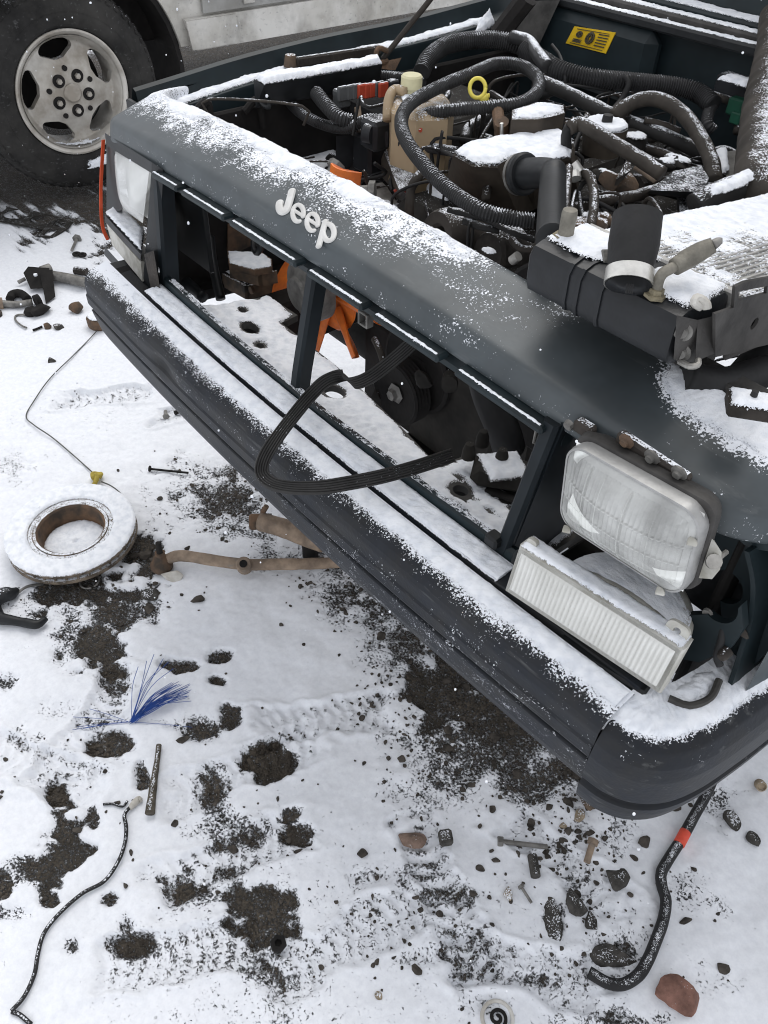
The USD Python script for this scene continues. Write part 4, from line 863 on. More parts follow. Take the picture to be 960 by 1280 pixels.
# relays and fuse holder
px = [(428, 113, 'grey_relay'), (439, 111, 'grey_relay'), (446, 110, 'grey_relay'), (453, 110, 'red_plastic'), (461, 109, 'red_plastic'), (467, 108, 'red_plastic'), (474, 107, 'grey_relay'), (479, 108, 'red_plastic'), (490, 105, 'black_plastic_snowy')]
for x_, y_, mm_ in px:
    part(car, 'relay', box(at(x_, y_ + 4, z=.862), (.0075 if mm_[0] != 'b' else .018, .022, .026), .002), mm_)
part(car, 'relay', box(at(427, 122, z=.85), (.026, .026, .03), .003), 'grey_relay')
part(car, 'fuse_holder', hull([at(436, 125, z=.845), at(482, 117, z=.845), at(484, 150, z=.81), at(440, 150, z=.81), at(440, 118, z=.84), at(484, 112, z=.84)]), 'black_plastic')
part(car, 'label_plate', hull([at(443, 134, z=.838), at(451, 132, z=.838), at(452, 148, z=.822), at(444, 148, z=.822), at(447, 138, z=.83)]), 'tan_rust')
part(car, 'plug_block', cat(box(at(472, 166, z=.835), (.045, .05, .05), .006), cyl(at(456, 166, z=.84), at(466, 168, z=.84), .016, n=14), box(at(484, 170, z=.83), (.03, .03, .03), .004)), 'black_plastic_snowy')
# yellow dipstick ring
dp = at(597, 110, z=.915); ang = np.linspace(0, 6.283, 26); dx, dy = unit([.64, .76, .0]), unit([-.45, .38, .8])
dk = part(car, 'dipstick', cat(sweep(np.array([dp + dx * .0135 * math.cos(t) + dy * .016 * math.sin(t) for t in ang]), .0034, 10), tube([at(604, 120, z=.905), at(606, 127, z=.895)], .008, 10), tube([at(602, 122, z=.90), at(612, 119, z=.905)], .0035, 8)), 'yellow_plastic', True)
part(dk, 'guide_tube', tube([at(605, 128, z=.895), at(604, 150, z=.85), at(600, 175, z=.80)], .005, 8), 'grimy_metal')
# battery tray corner: snow, plates, plug blocks
tz = .70
part(car, 'battery_tray', cat(hull([at(*q, z=tz) for q in ((378, 196), (420, 176), (450, 190), (452, 218), (400, 220))] + [at(*q, z=tz - .02) for q in ((378, 198), (420, 180), (452, 218), (400, 222))])), 'frame_paint')
part(car, 'snow', poly_snow([at(*q, z=tz + .001) for q in ((372, 202), (400, 186), (420, 178), (421, 214), (396, 214))], .012, .003, .008, 1.2), 'snow', True, kind='stuff')
part(car, 'relay_stand', cat(hull([at(420, 170, z=.80), at(442, 168, z=.80), at(441, 212, z=.72), at(420, 214, z=.72), at(424, 176, z=.74)]), box(at(462, 190, z=.77), (.055, .045, .07), .006), box(at(466, 206, z=.73), (.05, .05, .06), .006)), 'black_plastic_snowy')
part(car, 'battery_box', hull([at(*q, z=.76) for q in ((482, 196), (512, 186), (540, 222), (512, 248), (486, 220))] + [at(*q, z=.62) for q in ((482, 220), (540, 240), (500, 262))]), 'brown_cover')
part(car, 'support_bar', hull([at(*q, z=.76) for q in ((446, 234), (478, 228), (484, 234), (448, 240))] + [at(*q, z=.75) for q in ((446, 240), (484, 238), (500, 258), (496, 262), (478, 242))]), 'steel')
part(car, 'snow', poly_snow([at(*q, z=.745) for q in ((447, 239), (478, 236), (492, 258), (508, 266), (490, 272), (447, 252))], .012, .003, .008, 1.2), 'snow', True, kind='stuff')
hose('curved_pipe', [(530, 212, .84), (522, 222, .835), (514, 236, .82), (512, 256, .80), (512, 280, .77)], 7.5, 'hose_dusty')
hose('battery_cable', [(500, 200, .80), (494, 214, .79), (488, 226, .78), (490, 238, .77)], 3, 'hose_clean')
part(car, 'red_wire', tube([at(493, 240, z=.77), at(500, 236, z=.775), at(508, 238, z=.77)], .004, 8), 'red_plastic')
part(car, 'tray_plate', hull([at(*q, z=.70) for q in ((520, 236), (556, 224), (590, 262), (566, 284), (530, 262))] + [at(556, 240, z=.66), at(560, 280, z=.66)]), 'dark_grime_snowy')
part(car, 'snow', poly_snow([at(*q, z=.775) for q in ((532, 234), (542, 226), (553, 230), (556, 244), (566, 250), (560, 256), (532, 246))], .012, .0025, .007, 1.2), 'snow', True, kind='stuff')
# alternator ring, pulleys
def pulley(name, c, ax, r, w, mat_, hub=True, grooves=4, n=36):
    pr_ = [(0, 0), (r * .25, 0), (r * .28, w * .15), (r * .80, w * .05), (r * .92, -w * .1), (r, 0)]
    for k in range(grooves): a = k / grooves; pr_ += [(r, w * a), (r * .94, w * (a + .5 / grooves)), (r, w * (a + 1 / grooves) - .0002)]
    pr_ += [(r * .9, w), (0, w)]
    o = part(car, name, lathe(pr_, c, ax, n), mat_)
    if hub: part(o, 'hub_bolt', lathe([(0, -.012), (.010, -.012), (.012, -.004), (.02, 0), (0, 0.002)], c, ax, 6), 'dull_steel')
    return o
ac = at(546, 296, z=.80)
alt = part(car, 'alternator', lathe([(.016, .006), (.020, .0), (.036, -.002), (.040, .004), (.043, .02), (.043, .07), (.030, .09), (0, .09), (0, .03), (.015, .028), (.016, .006)], ac, (.10, .95, -.25), 30), 'grimy_metal')
p2 = at(609, 318, z=.80)
part(car, 'water_pump_pulley', lathe([(0, 0), (.030, 0), (.034, .006), (.034, .030), (.040, .034), (.040, .05), (0, .05)], p2, (.1, .97, -.2), 28), 'grimy_metal')
for q, s in (((612, 306), 1), ((574, 300), 0)):
    o = at(*q, z=.84); part(car, 'snow', poly_snow([o + [.013 * math.cos(t), .010 * math.sin(t), -.01] for t in aa], .005, .002, .007, 1.1), 'snow', True, kind='stuff')
hose('wire_loom', [(560, 262, .85), (585, 268, .85), (612, 276, .85), (640, 290, .85), (668, 300, .84)], 5, 'hose_rubber')
hose('wire_loom', [(580, 276, .84), (604, 284, .84), (624, 288, .84)], 6, 'hose_rubber')
hose('wire_loom', [(640, 300, .83), (650, 310, .83), (664, 312, .83)], 6, 'grimy_metal')
part(car, 'idler_stud', cyl(at(640, 326, z=.83), at(648, 320, z=.84), .007, n=12), 'steel')
pulley('crank_pulley', at(494, 492, y=.36), (0, 1, 0), .062, .03, 'dark_grime')
pulley('steering_pump_pulley', at(520, 462, y=.40), (0, 1, 0), .085, .03, 'dark_grime', False)
pulley('idler_pulley', at(672, 388, z=.82), (.05, 1, -.1), .06, .022, 'dark_grime', False)
for c_, s_ in ((at(500, 470, y=.44), (.20, .04, .22)), ((.18, .42, .62), (.18, .06, .22)), ((.30, .40, .52), (.16, .05, .25))):
    part(car, 'front_cover', box(c_, s_, .03), 'dark_grime')
for q in ((546, 430), (530, 474), (562, 478), (470, 500)):
    part(car, 'fitting', rock(at(q[0], q[1], y=.34), (.03, .02, .03), q[0], 1), 'dark_grime_snowy')
hose_y = lambda name, pts, r, m_: part(car, name, tube([at(a, b, y=c) for a, b, c in pts], r, 12), m_, True)
hose_y('coolant_hose', [(600, 440, .34), (610, 490, .33), (630, 540, .33), (636, 560, .34)], .026, 'hose_clean')
hose_y('wire_loom', [(468, 424, .34), (474, 436, .33), (480, 454, .33)], .006, 'hose_dusty')
hose_y('rubber_duct', [(226, 236, .30), (222, 290, .27), (234, 332, .26), (246, 336, .28), (250, 320, .30)], .020, 'hose_clean')
hose_y('strut', [(262, 296, .30), (266, 330, .28), (276, 374, .26)], .010, 'black_plastic')
hose_y('strut', [(230, 350, .24), (254, 372, .24)], .012, 'black_plastic')
hose_y('strut', [(206, 235, .20), (211, 300, .18), (214, 366, .16)], .012, 'green_paint')
part(car, 'tin_clip', hull([at(200, 222, y=.19), at(204, 236, y=.185), at(206, 246, y=.18), at(202, 240, y=.18)] + [at(203, 232, y=.187) + [0, .004, 0]]), 'clamp_steel')
# rust-edged brackets seen low on the far side
wl = [at(284, 280, y=.34), at(283, 336, y=.34)]
part(car, 'radiator_side_panel', cat(hull([wl[0], wl[1], wl[0] + [-.005, .25, 0], wl[1] + [-.005, .25, 0], wl[0] + [.004, 0, 0], wl[1] + [.004, 0, 0]])), 'rusty_metal')
z1 = .60
f1 = [at(*q, z=z1) for q in ((284, 314), (328, 316), (340, 324), (340, 334), (318, 338), (286, 330))]
sh2_ = part(car, 'lower_tray', cat(hull(f1 + [p + [0, 0, -.012] for p in f1])), 'rusty_metal')
part(sh2_, 'snow', poly_snow(f1, .004, .0025, .010, 1.0), 'snow', True, kind='stuff')
def strip(pts, hgt, t=.006):
    return cat([hull([p + np.array(o) for p in (a, b) for o in ((0, 0, 0), (0, 0, -hgt), (t, t, 0), (t, t, -hgt))]) for a, b in zip(pts[:-1], pts[1:])])
part(car, 'side_bracket', strip([at(286, 332, z=.585), at(322, 342, z=.585), at(341, 338, z=.585)], .026), 'rusty_snowy')
part(car, 'side_bracket', strip([at(277, 342, z=.53), at(305, 357, z=.53), at(352, 348, z=.53)], .030), 'rusty_snowy')
bm_ = at(316, 362, z=.53); part(car, 'bracket_bolt', cyl(bm_, bm_ + [0, -.006, 0], .008, n=10), 'rusty_metal')
part(car, 'snow', poly_snow([at(*q, z=.53) for q in ((280, 340), (300, 338), (322, 344), (346, 344), (325, 352), (306, 355))], .008, .0025, .006, 1.1), 'snow', True, kind='stuff')
part(car, 'latch', tube([at(317, 302, y=.30), at(318, 312, y=.29), at(322, 316, y=.29), at(326, 308, y=.29), at(322, 300, y=.30)], .006, 8), 'black_plastic')

# orange fan with its silver clutch
fc = at(414, 364, y=.40); fnx = np.array([1, 0, 0.]); fnz = np.array([0, 0, 1.])
fan = part(car, 'fan_clutch', lathe([(0, -.05), (.030, -.05), (.034, -.044), (.056, -.034), (.060, -.026), (.060, 0), (.030, .01), (.02, .06), (0, .06)], at(398, 358, y=.36), (0.08, 1, .05), 28), 'dull_steel')
def blade(tip, root_w, tip_w, sg=-1, y0=.385):
    t_ = at(*tip, y=y0); d = t_ - fc; L = np.linalg.norm(d); d = d / L; s = unit(np.cross(d, [0, 1, 0]))
    n, k = 12, 6; V = np.zeros((n, k, 3))
    for i in range(n):
        u = i / (n - 1); w = root_w + (tip_w - root_w) * min(1, u * 1.5); 
        if u > .88: w *= .94
        for j in range(k):
            v = (j / (k - 1) - .5)
            V[i, j] = fc + d * (.035 + (L - .035) * u) + s * w * v + np.array([0, 1, 0]) * (sg * w * v * .75 * min(1, .3 + u) + .012 * (v * v * 4 - 1))
    top_ = V; bot = V + [0, .003, 0]; S = np.concatenate([top_, bot[:, ::-1]], 1); return loft(S)
for tip, a, b in (((432, 210), .045, .044), ((349, 350), .062, .078), ((394, 446), .030, .040), ((446, 446), .030, .042), ((474, 400), .025, .035), ((520, 300), .05, .06)):
    part(fan, 'fan_blade', blade(tip, a, b), 'orange_paint', 40)
part(fan, 'spider', lathe([(0, 0), (.075, 0), (.078, .004), (.07, .012), (0, .012)], fc + [0, -.004, 0], (0, 1, 0), 20), 'orange_paint')

# ---- right lamp group: sealed-beam lamp, its ring and adjuster, bare sheet metal beside it
lq = [at(*q, y=.090) for q in ((716, 546), (892, 642), (850, 752), (697, 650))]
lc = np.mean(lq, 0); lx_ = unit((lq[1] - lq[0]) + (lq[2] - lq[3])); lz_ = unit(np.cross(lx_, [0, 1, .05])); lz_ = lz_ if lz_[2] > 0 else -lz_
lyb = unit(np.cross(lz_, lx_)); lyb = lyb if lyb[1] > 0 else -lyb
LW = (np.linalg.norm(lq[1] - lq[0]) + np.linalg.norm(lq[2] - lq[3])) / 4; LH = (np.linalg.norm(lq[0] - lq[3]) + np.linalg.norm(lq[1] - lq[2])) / 4
LW, LH = LW * .985, LH * .97
def rrect(a, b, r, n=8):
    out = []
    for cx_, cy_, t0 in ((a - r, b - r, 0), (-a + r, b - r, 90), (-a + r, -b + r, 180), (a - r, -b + r, 270)):
        out += [(cx_ + r * math.cos(t), cy_ + r * math.sin(t)) for t in np.radians(np.linspace(t0, t0 + 90, n))]
    return np.array(out)
def lring(secs):
    return [[lc + lx_ * x + lz_ * z + lyb * dy for x, z in rrect(LW + o, LH + o, max(.004, .022 + o))] for o, dy in secs]
lamp = part(car, 'headlight', loft(lring([(-.0025, -.005), (-.0002, -.0045), (.0008, .001), (.0, .010), (-.004, .016), (-.025, .04), (-.05, .055)])[::-1], caps=False), 'rim_chrome', 40)
nu, nv_ = 330, 150
gu, gv_ = np.meshgrid(np.linspace(-1, 1, nu), np.linspace(-1, 1, nv_), indexing='ij')
# square to rounded rectangle
a_, b_ = LW - .002, LH - .002
rr_ = .021; X_ = gu * a_; Z_ = gv_ * b_
ex_, ez_ = np.clip(np.abs(X_) - (a_ - rr_), 0, None), np.clip(np.abs(Z_) - (b_ - rr_), 0, None); dd_ = np.hypot(ex_, ez_); mx_ = np.maximum(ex_, ez_)
sc_ = np.where(dd_ > 1e-9, mx_ / np.maximum(dd_, 1e-9), 1); X_ = np.where((ex_ > 0) & (ez_ > 0), np.sign(X_) * (a_ - rr_ + ex_ * sc_), X_); Z_ = np.where((ex_ > 0) & (ez_ > 0), np.sign(Z_) * (b_ - rr_ + ez_ * sc_), Z_)
dome_ = -.018 * (1 - np.abs(gu) ** 2.5) * (1 - np.abs(gv_) ** 2.5) - .004
flute = .0011 * np.abs(np.sin(X_ * math.pi / .0052)) * (np.abs(gu) < .9) * (np.abs(gv_) < .86)
for zb in (-.62, -.2, .25): flute = np.where(np.abs(gv_ - zb) < .02, -.0006, flute)
for xb_ in (-.55, -.3, .1, .5): flute = np.where((np.abs(gu - xb_) < .010) & (np.abs(gv_) < .8), -.0010, flute)
LV = lc + X_[..., None] * lx_ + Z_[..., None] * lz_ + (dome_ + flute)[..., None] * lyb
lv, lf = grid_mesh(LV); part(lamp, 'lens', (lv, lf), 'lamp_glass', True)
u4, v4 = np.meshgrid(np.linspace(-1, 1, 48), np.linspace(-1, 1, 32), indexing='ij')
RB = .052 * (1 - np.clip(u4 ** 2 * .75 + v4 ** 2 * .75, 0, 1)) + .004 + .004 * np.sin(u4 * 7) * (1 - v4 ** 2) - .010 * np.exp(-((u4 + .3) / .25) ** 2 - ((v4 - .2) / .3) ** 2)
RV = lc + (u4 * a_ * .97)[..., None] * lx_ + (v4 * b_ * .97)[..., None] * lz_ + RB[..., None] * lyb
rv, rf_ = grid_mesh(RV); part(lamp, 'reflector', (rv, rf_), 'reflector', True)
for sx_, sz_ in ((-.82, -1.0), (.72, -1.02), (.95, .45)):
    part(lamp, 'aiming_lug', rock(lc + lx_ * LW * sx_ + lz_ * LH * sz_ - lyb * .008, (.009, .007, .007), 3, 1, .1), 'lamp_housing')
b0 = at(880, 690, y=.115)
adj = part(lamp, 'adjuster_bracket', hull([at(*q, y=.105) for q in ((868, 722), (880, 690), (886, 668), (902, 690), (900, 712), (890, 724))] + [at(*q, y=.118) for q in ((866, 720), (888, 668), (902, 700), (890, 722))]), 'lamp_housing')
part(adj, 'screw', cat(cyl(at(893, 702, y=.100), at(890, 702, y=.115), .007, n=12), cyl(at(898, 698, y=.105), at(908, 690, y=.12), .0025, n=8)), 'steel')
part(car, 'lamp_bucket', cat([hull([lc + lx_ * x + lz_ * z + lyb * y for x, z in rrect(LW + o, LH + o, .02, 4)]) for o, y in ()] or [loft([[lc + lx_ * x + lz_ * z + lyb * y for x, z in rrect(LW + o, LH + o, .016)] for o, y in ((-.002, .009), (.0022, .012), (.003, .020), (-.004, .034), (-.04, .06))], caps=True)]), 'frame_paint', 40)
# support above the lamp with its screws
sA, sB = at(772, 548, y=.118), at(860, 606, y=.118)
spt = part(car, 'lamp_support', cat(boxd(sA, sB, .012, .022, .003), boxd(at(720, 528, y=.12), at(742, 542, y=.12), .014, .014, .003)), 'grimy_metal')
for q in ((782, 552), (814, 572), (848, 592)):
    part(spt, 'screw', lathe([(.0, -.004), (.004, -.004), (.0045, -.001), (.008, 0), (.008, .002), (0, .002)], at(q[0], q[1], y=.108), (0, 1, .3), 12), 'rusty_metal' if q[0] < 800 else 'dull_steel')
p = at(713, 530, y=.115); part(car, 'screw', lathe([(0, -.005), (.005, -.005), (.006, 0), (0, .003)], p, (0, 1, .3), 10), 'dull_steel')
# inner side wall of the lamp opening and the black mounting panel
part(car, 'grille_side_wall', cat(hull([at(706, 530, y=.120), at(724, 545, y=.20), at(640, 690, y=.112), at(672, 690, y=.20), at(700, 526, y=.124), at(636, 694, y=.116), at(745, 550, y=.25), at(700, 690, y=.25)])), 'post_paint')
part(car, 'lamp_backing', box((.56, .235, .76), (.25, .012, .26), .003), 'black_plastic')
pnl = [at(*q, y=.165) for q in ((834, 764), (862, 764), (925, 760), (934, 750), (936, 780), (918, 806), (880, 822), (826, 812))]
from shapely.geometry import Polygon as SP, Point as SPt
from shapely import affinity as aff
pp = [(q[0], q[2]) for q in pnl]; hc_ = at(906, 750, y=.165)
pg = SP(pp).buffer(0).difference(aff.scale(SPt(hc_[0], hc_[2]).buffer(1, 16), .020, .022))
mp_ = prism(pg, (0, .165, 0), (1, 0, 0), (0, 0, 1), .010)
mpn = part(car, 'lamp_mount_panel', cat(mp_, hull([at(834, 764, y=.165), at(862, 764, y=.165), at(826, 812, y=.165), at(850, 818, y=.165), at(834, 764, y=.22), at(826, 812, y=.22), at(862, 764, y=.22)])), 'green_paint')
for q in ((848, 777), (885, 766)):
    part(mpn, 'screw', lathe([(0, -.003), (.005, -.003), (.006, 0), (0, .002)], at(q[0], q[1], y=.16), (0, 1, 0), 10), 'dull_steel')
fq_ = [at(*q, y=.20) for q in ((872, 652), (905, 640), (965, 622), (975, 800), (932, 842), (905, 864), (892, 850), (902, 800), (898, 740))]
part(car, 'fender_front', prism(SP([(q[0], q[2]) for q in fq_]).buffer(0).difference(aff.scale(SPt(at(906, 735, y=.20)[0], at(906, 735, y=.20)[2]).buffer(1, 16), .019, .021)), (0, .212, 0), (1, 0, 0), (0, 0, 1), .010), 'green_paint')
hbk = spline(np.array([at(918, 655, y=.165), at(922, 672, y=.168), at(936, 684, y=.172), at(965, 690, y=.175)]), .006)
part(car, 'header_bracket', loft([[q_ + np.array(o) for o in ((0, 0, 0), (.0, .03, .002), (.004, .03, .012), (.004, 0, .012))] for q_ in hbk]), 'green_paint')
flg = spline(np.array([at(930, 688, y=.16), at(938, 730, y=.165), at(934, 775, y=.17), at(922, 815, y=.17), at(908, 858, y=.165)]), .008)
part(car, 'fender_flange', loft([[q_ + np.array(o) for o in ((0, 0, 0), (.005, 0, .001), (.008, .05, .001), (.003, .05, 0))] for q_ in flg]), 'green_paint')
hose_y('lamp_wire', [(905, 780, .16), (902, 800, .155), (896, 820, .15), (900, 832, .15)], .004, 'hose_clean')
cl_ = at(905, 818, y=.15); part(car, 'bulb_socket', lathe([(0, -.006), (.004, -.006), (.006, -.002), (.0065, .006), (0, .008)], cl_, (0, 1, .3), 14), 'grimy_metal')
part(car, 'rusty_clip', rock(at(927, 788, y=.17), (.018, .012, .012), 6, 1), 'grimy_metal')
# metal shelf behind the end cap, with snow
shf = [at(*q, z=.632) for q in ((838, 866), (868, 842), (890, 838), (897, 850), (884, 870), (860, 880))]
ms_ = part(car, 'valance_shelf', cat(hull(shf + [p + [0, 0, -.006] for p in shf]), tube([at(836, 873, z=.636), at(862, 882, z=.636), at(888, 872, z=.636), at(899, 850, z=.64)], .004, 8)), 'crossmember_paint')
part(ms_, 'snow', poly_snow(shf, .008, .0025, .008, 1.1), 'snow', True, kind='stuff')
p = at(944, 512, z=.935)
p = at(937, 507, z=.925)
fr_ = frame((.80, .60, 0), (0, 0, 1)); vb = part(car, 'vent_block', box(p, (.040, .030, .014), .003, fr_), 'grimy_metal')
vq = [p + fr_ @ np.array([a_ * .019, b_ * .014, .0072]) for a_, b_ in ((-1, -1), (1, -1), (1, 1), (-1, 1))]
part(vb, 'snow', quad_snow(*vq, .005, .002, 1.1), 'snow', True, kind='stuff')
part(vb, 'knob', lathe([(0, .016), (.003, .016), (.0035, .006), (0, .006)], p, (0, 0, 1), 10), 'hose_clean')
part(car, 'radiator_brace', boxd(at(868, 455, z=.895), at(975, 512, z=.895), .03, .012, .003), 'frame_paint')
hose('coolant_hose', [(855, 470, .90), (900, 480, .89), (965, 462, .88)], 22, 'hose_clean', sides=16)
part(car, 'lower_hose', tube([at(960, 440, z=.88), at(900, 500, z=.86), at(870, 480, z=.86)], .02, 12), 'hose_clean', True)

# ------------------------------------------------------------------ radiator lifted out and laid across the engine
rd = thing('radiator', 'radiator with black end tank lying flat across the open engine bay', 'radiator', None, (.40, .20, .93))
zr, zl = .990, .925
tx0, tx1 = .322, .500
tank_top = lambda x: np.array([x, .160, zr])
pr_t = np.array([(.172, .938), (.159, .943), (.156, .952), (.155, .980), (.160, .989), (.170, .992), (.226, .992), (.234, .986), (.236, .975), (.236, .94)])
ts_x = [.324, .328, .338, .500, .503]
tank = loft([[np.array([x, y if i not in (0, 4) else .195 + (y - .195) * .9, z if i not in (0, 4) else .968 + (z - .968) * .82]) for y, z in pr_t] for i, x in enumerate(ts_x)])
tk = part(rd, 'tank', tank, 'radiator_plastic', 35)
for x in (.378, .392, .418):
    part(tk, 'rib', loft([[np.array([xx_, .195 + (y - .195) * 1.045, .958 + (z - .958) * 1.05]) for y, z in pr_t] for xx_ in (x - .002, x + .002)]), 'radiator_plastic', 35)
tsn = poly_snow([(.326, .172, zr + .003), (.372, .168, zr + .003), (.395, .176, zr + .003), (.42, .20, zr + .003), (.43, .234, zr + .003), (.33, .234, zr + .003)], .007, .0022, .012, 1.0)
part(tk, 'snow', tsn, 'snow', True, kind='stuff')
tsn = poly_snow([(.438, .172, zr + .003), (.498, .168, zr + .003), (.503, .20, zr + .003), (.498, .236, zr + .003), (.445, .236, zr + .003), (.43, .2, zr + .003)], .007, .0022, .012, 1.0)
part(tk, 'snow', tsn, 'snow', True, kind='stuff')
# hose stub with its band
h0, h1 = at(784, 352, z=.990), at(797, 272, z=1.062)
hx_ = unit(h1 - h0)
hb, ht = np.array([.418, .200, .988]), None
hb = at(786, 351, z=1.000); ht = at(797, 270, y=hb[1] + .036)
ax = unit(ht - hb); Ls = np.linalg.norm(ht - hb)
stub = part(rd, 'hose_stub', lathe([(.0, -.004), (.0195, -.004), (.0200, -.002), (.0202, Ls * .2), (.0228, Ls * .55), (.0222, Ls), (.0190, Ls), (.0180, Ls * .5), (0, Ls * .3)], hb, ax, 36), 'hose_clean')
rg_ = np.array([[math.cos(t) * .0196, math.sin(t) * .0196, 0] for t in np.linspace(0, 6.283, 24)])
lo_ = unit(np.cross(ax, [1, 0, 0])); l2_ = np.cross(ax, lo_)
nk_c = np.array([hb[0], max(hb[1], .160 + .0195), zr - .004])
part(tk, 'neck', hull(np.vstack([nk_c + rg_, hb - ax * .0046 + np.array([lo_ * math.cos(t) * .0204 + l2_ * math.sin(t) * .0204 for t in np.linspace(0, 6.283, 24)])])), 'radiator_plastic')
cl = band(hb + ax * .003, ax, .0206, .0135, 'clamp_steel', stub)
sd = unit(np.cross(ax, [.7, .7, 0])); vd = unit(np.array([-.6, -.6, 0])); 
cs_ = at(757, 318, z=1.01)
part(cl, 'clamp_tail', boxd(at(758, 312, z=1.012), at(761, 328, z=1.006), .010, .003, .001), 'dull_steel')
part(cl, 'clamp_slots', cat([boxd(hb - ax * .001 + unit(np.array([.62, -.78, 0])) * .0222 + np.cross(ax, unit(np.array([.62, -.78, 0]))) * o, hb + ax * .008 + unit(np.array([.62, -.78, 0])) * .0222 + np.cross(ax, unit(np.array([.62, -.78, 0]))) * o, .0012, .001, .0) for o in (-.004, -.0013, .0013, .004)]), 'hose_clean')
# bent tube with its sleeve
bnt = part(rd, 'outlet_pipe', tube([at(821, 369, z=.993), at(822, 355, z=1.002), at(828, 342, z=1.012), at(840, 335, z=1.016), at(852, 328, z=1.019)], .0050, 14, .003), 'grey_fitting', True)
part(bnt, 'sleeve', tube([at(843, 334, z=1.016), at(862, 322, z=1.022), at(880, 312, z=1.029), at(892, 306, z=1.034)], np.array([.0078, .0090, .0086, .0068]), 16, .003), 'grey_fitting', True)
part(bnt, 'nipple', tube([at(890, 307, z=1.033), at(898, 302, z=1.036), at(903, 301, z=1.037)], np.array([.0048, .004, .0025]), 10, .002), 'dull_steel', True)
part(bnt, 'flange_nut', lathe([(0, 0), (.0105, 0), (.0105, .003), (.007, .004), (.0065, .008), (0, .008)], at(819, 371, z=.991), (0, 0, 1), 6), 'tarnished_brass')
vc = at(706, 299, z=.992)
vv_ = part(rd, 'valve', lathe([(0, 0), (.0078, 0), (.0082, .006), (.0076, .008), (.0078, .027), (.007, .030), (.0, .031)], vc, (0.0, .0, 1), 18), 'grey_fitting')
part(vv_, 'nut', lathe([(0, 0), (.0095, 0), (.0095, .005), (0, .005)], vc + [-.002, -.003, 0], (0, 0, 1), 6), 'tarnished_brass')
# finned core under thin snow
core_x0, core_x1, cy0, cy1 = .328, .520, .240, .94
def lean(mm):
    v = np.array(mm.vertices); v[:, 2] -= .13 * np.clip(v[:, 1] - .235, 0, None); o = trimesh.Trimesh(v, mm.faces, process=False); o.metadata.update(mm.metadata); return o
co = part(rd, 'core', lean(box(((core_x0 + core_x1) / 2, (cy0 + cy1) / 2, .962), (core_x1 - core_x0, cy1 - cy0, .034), .002)), 'core_metal')
fins = []
for k in range(26):
    x = core_x0 + .006 + k * (core_x1 - core_x0 - .012) / 25
    fins.append(box((x, (cy0 + cy1) / 2, .980), (.0022, cy1 - cy0 - .01, .003), 0))
part(co, 'tubes', lean(cat(fins)), 'core_metal', kind='stuff')
gx = np.linspace(core_x0 + .004, core_x1 - .006, 90); gy = np.linspace(cy0 + .002, cy1 - .01, 240); a, b = np.meshgrid(gx, gy, indexing='ij')
cc_ = .66 - .60 * sstep(.34, .46, a - .35 * (b - .42)) * (1 - .6 * sstep(.5, .8, b)) + .05 * np.sin(a * 2 * math.pi / .0084)
part(co, 'snow', lean(snow_sheet(np.stack([a, b, np.full_like(a, .9808)], -1), cc_, .0045, grain=.0008)), 'snow', True, kind='stuff')
part(rd, 'header_plate', box(((.328 + .505) / 2, .241, .972), (.178, .010, .036), .002), 'core_metal')
hk = part(rd, 'crimp_hook', tube([at(876, 384, z=.995), at(868, 378, z=1.0), at(872, 372, z=1.003), at(882, 378, z=1.0), at(884, 386, z=.995)], .004, 8), 'dirty_white')
part(rd, 'side_channel', cat(lean(box((.519, .60, .955), (.006, .74, .055), .002))), 'frame_paint')
# end bracket at the corner with screws
eb_ = [at(*q, y=.157) for q in ((848, 396), (874, 392), (896, 396), (893, 446), (870, 452), (843, 448))]
ebk = part(rd, 'end_bracket', cat(hull([at(*q, x=.508) for q in ((846, 394), (872, 400), (868, 454), (842, 449))] + [at(*q, x=.511) for q in ((872, 400), (868, 454))]), hull([at(872, 400, y=.172), at(897, 394, y=.19), at(893, 442, y=.19), at(869, 452, y=.172), at(897, 394, y=.196), at(869, 452, y=.178)])), 'frame_paint')
for q in ((856, 414), (854, 440)):
    part(ebk, 'screw', cat(lathe([(0, -.004), (.0045, -.004), (.0055, 0), (.0085, .0005), (.0085, .002), (0, .002)], at(q[0], q[1], x=.507) + [0, -.003, 0], (-.3, 1, -.1), 14)), 'dull_steel')
part(ebk, 'lower_hook', tube([at(850, 452, y=.165), at(862, 458, y=.16), at(872, 456, y=.165), at(873, 450, y=.17)], .003, 8), 'steel')
# long flange with a slotted ear and a hole
fA, fB = at(895, 420, x=.525), at(1010, 380, x=.525)
fpl = [at(*q, x=.526) for q in ((893, 392), (916, 384), (918, 358), (930, 352), (962, 346), (1040, 330), (1060, 400), (960, 430), (893, 446))]
fg = SP([(p[1], p[2]) for p in fpl]).buffer(0)
def hole(q, r1, r2): 
    c = at(*q, x=.526); return aff.scale(SPt(c[1], c[2]).buffer(1, 10), r1, r2)
sl0 = [at(*q, x=.526) for q in ((922, 364), (958, 357), (957, 366), (922, 375))]
fg = fg.difference(SP([(p[1], p[2]) for p in sl0])).difference(hole((942, 404), .006, .006)).difference(hole((885, 420), .004, .004))
part(rd, 'flange', prism(fg, (.524, 0, 0), (0, 1, 0), (0, 0, 1), .003), 'frame_paint')

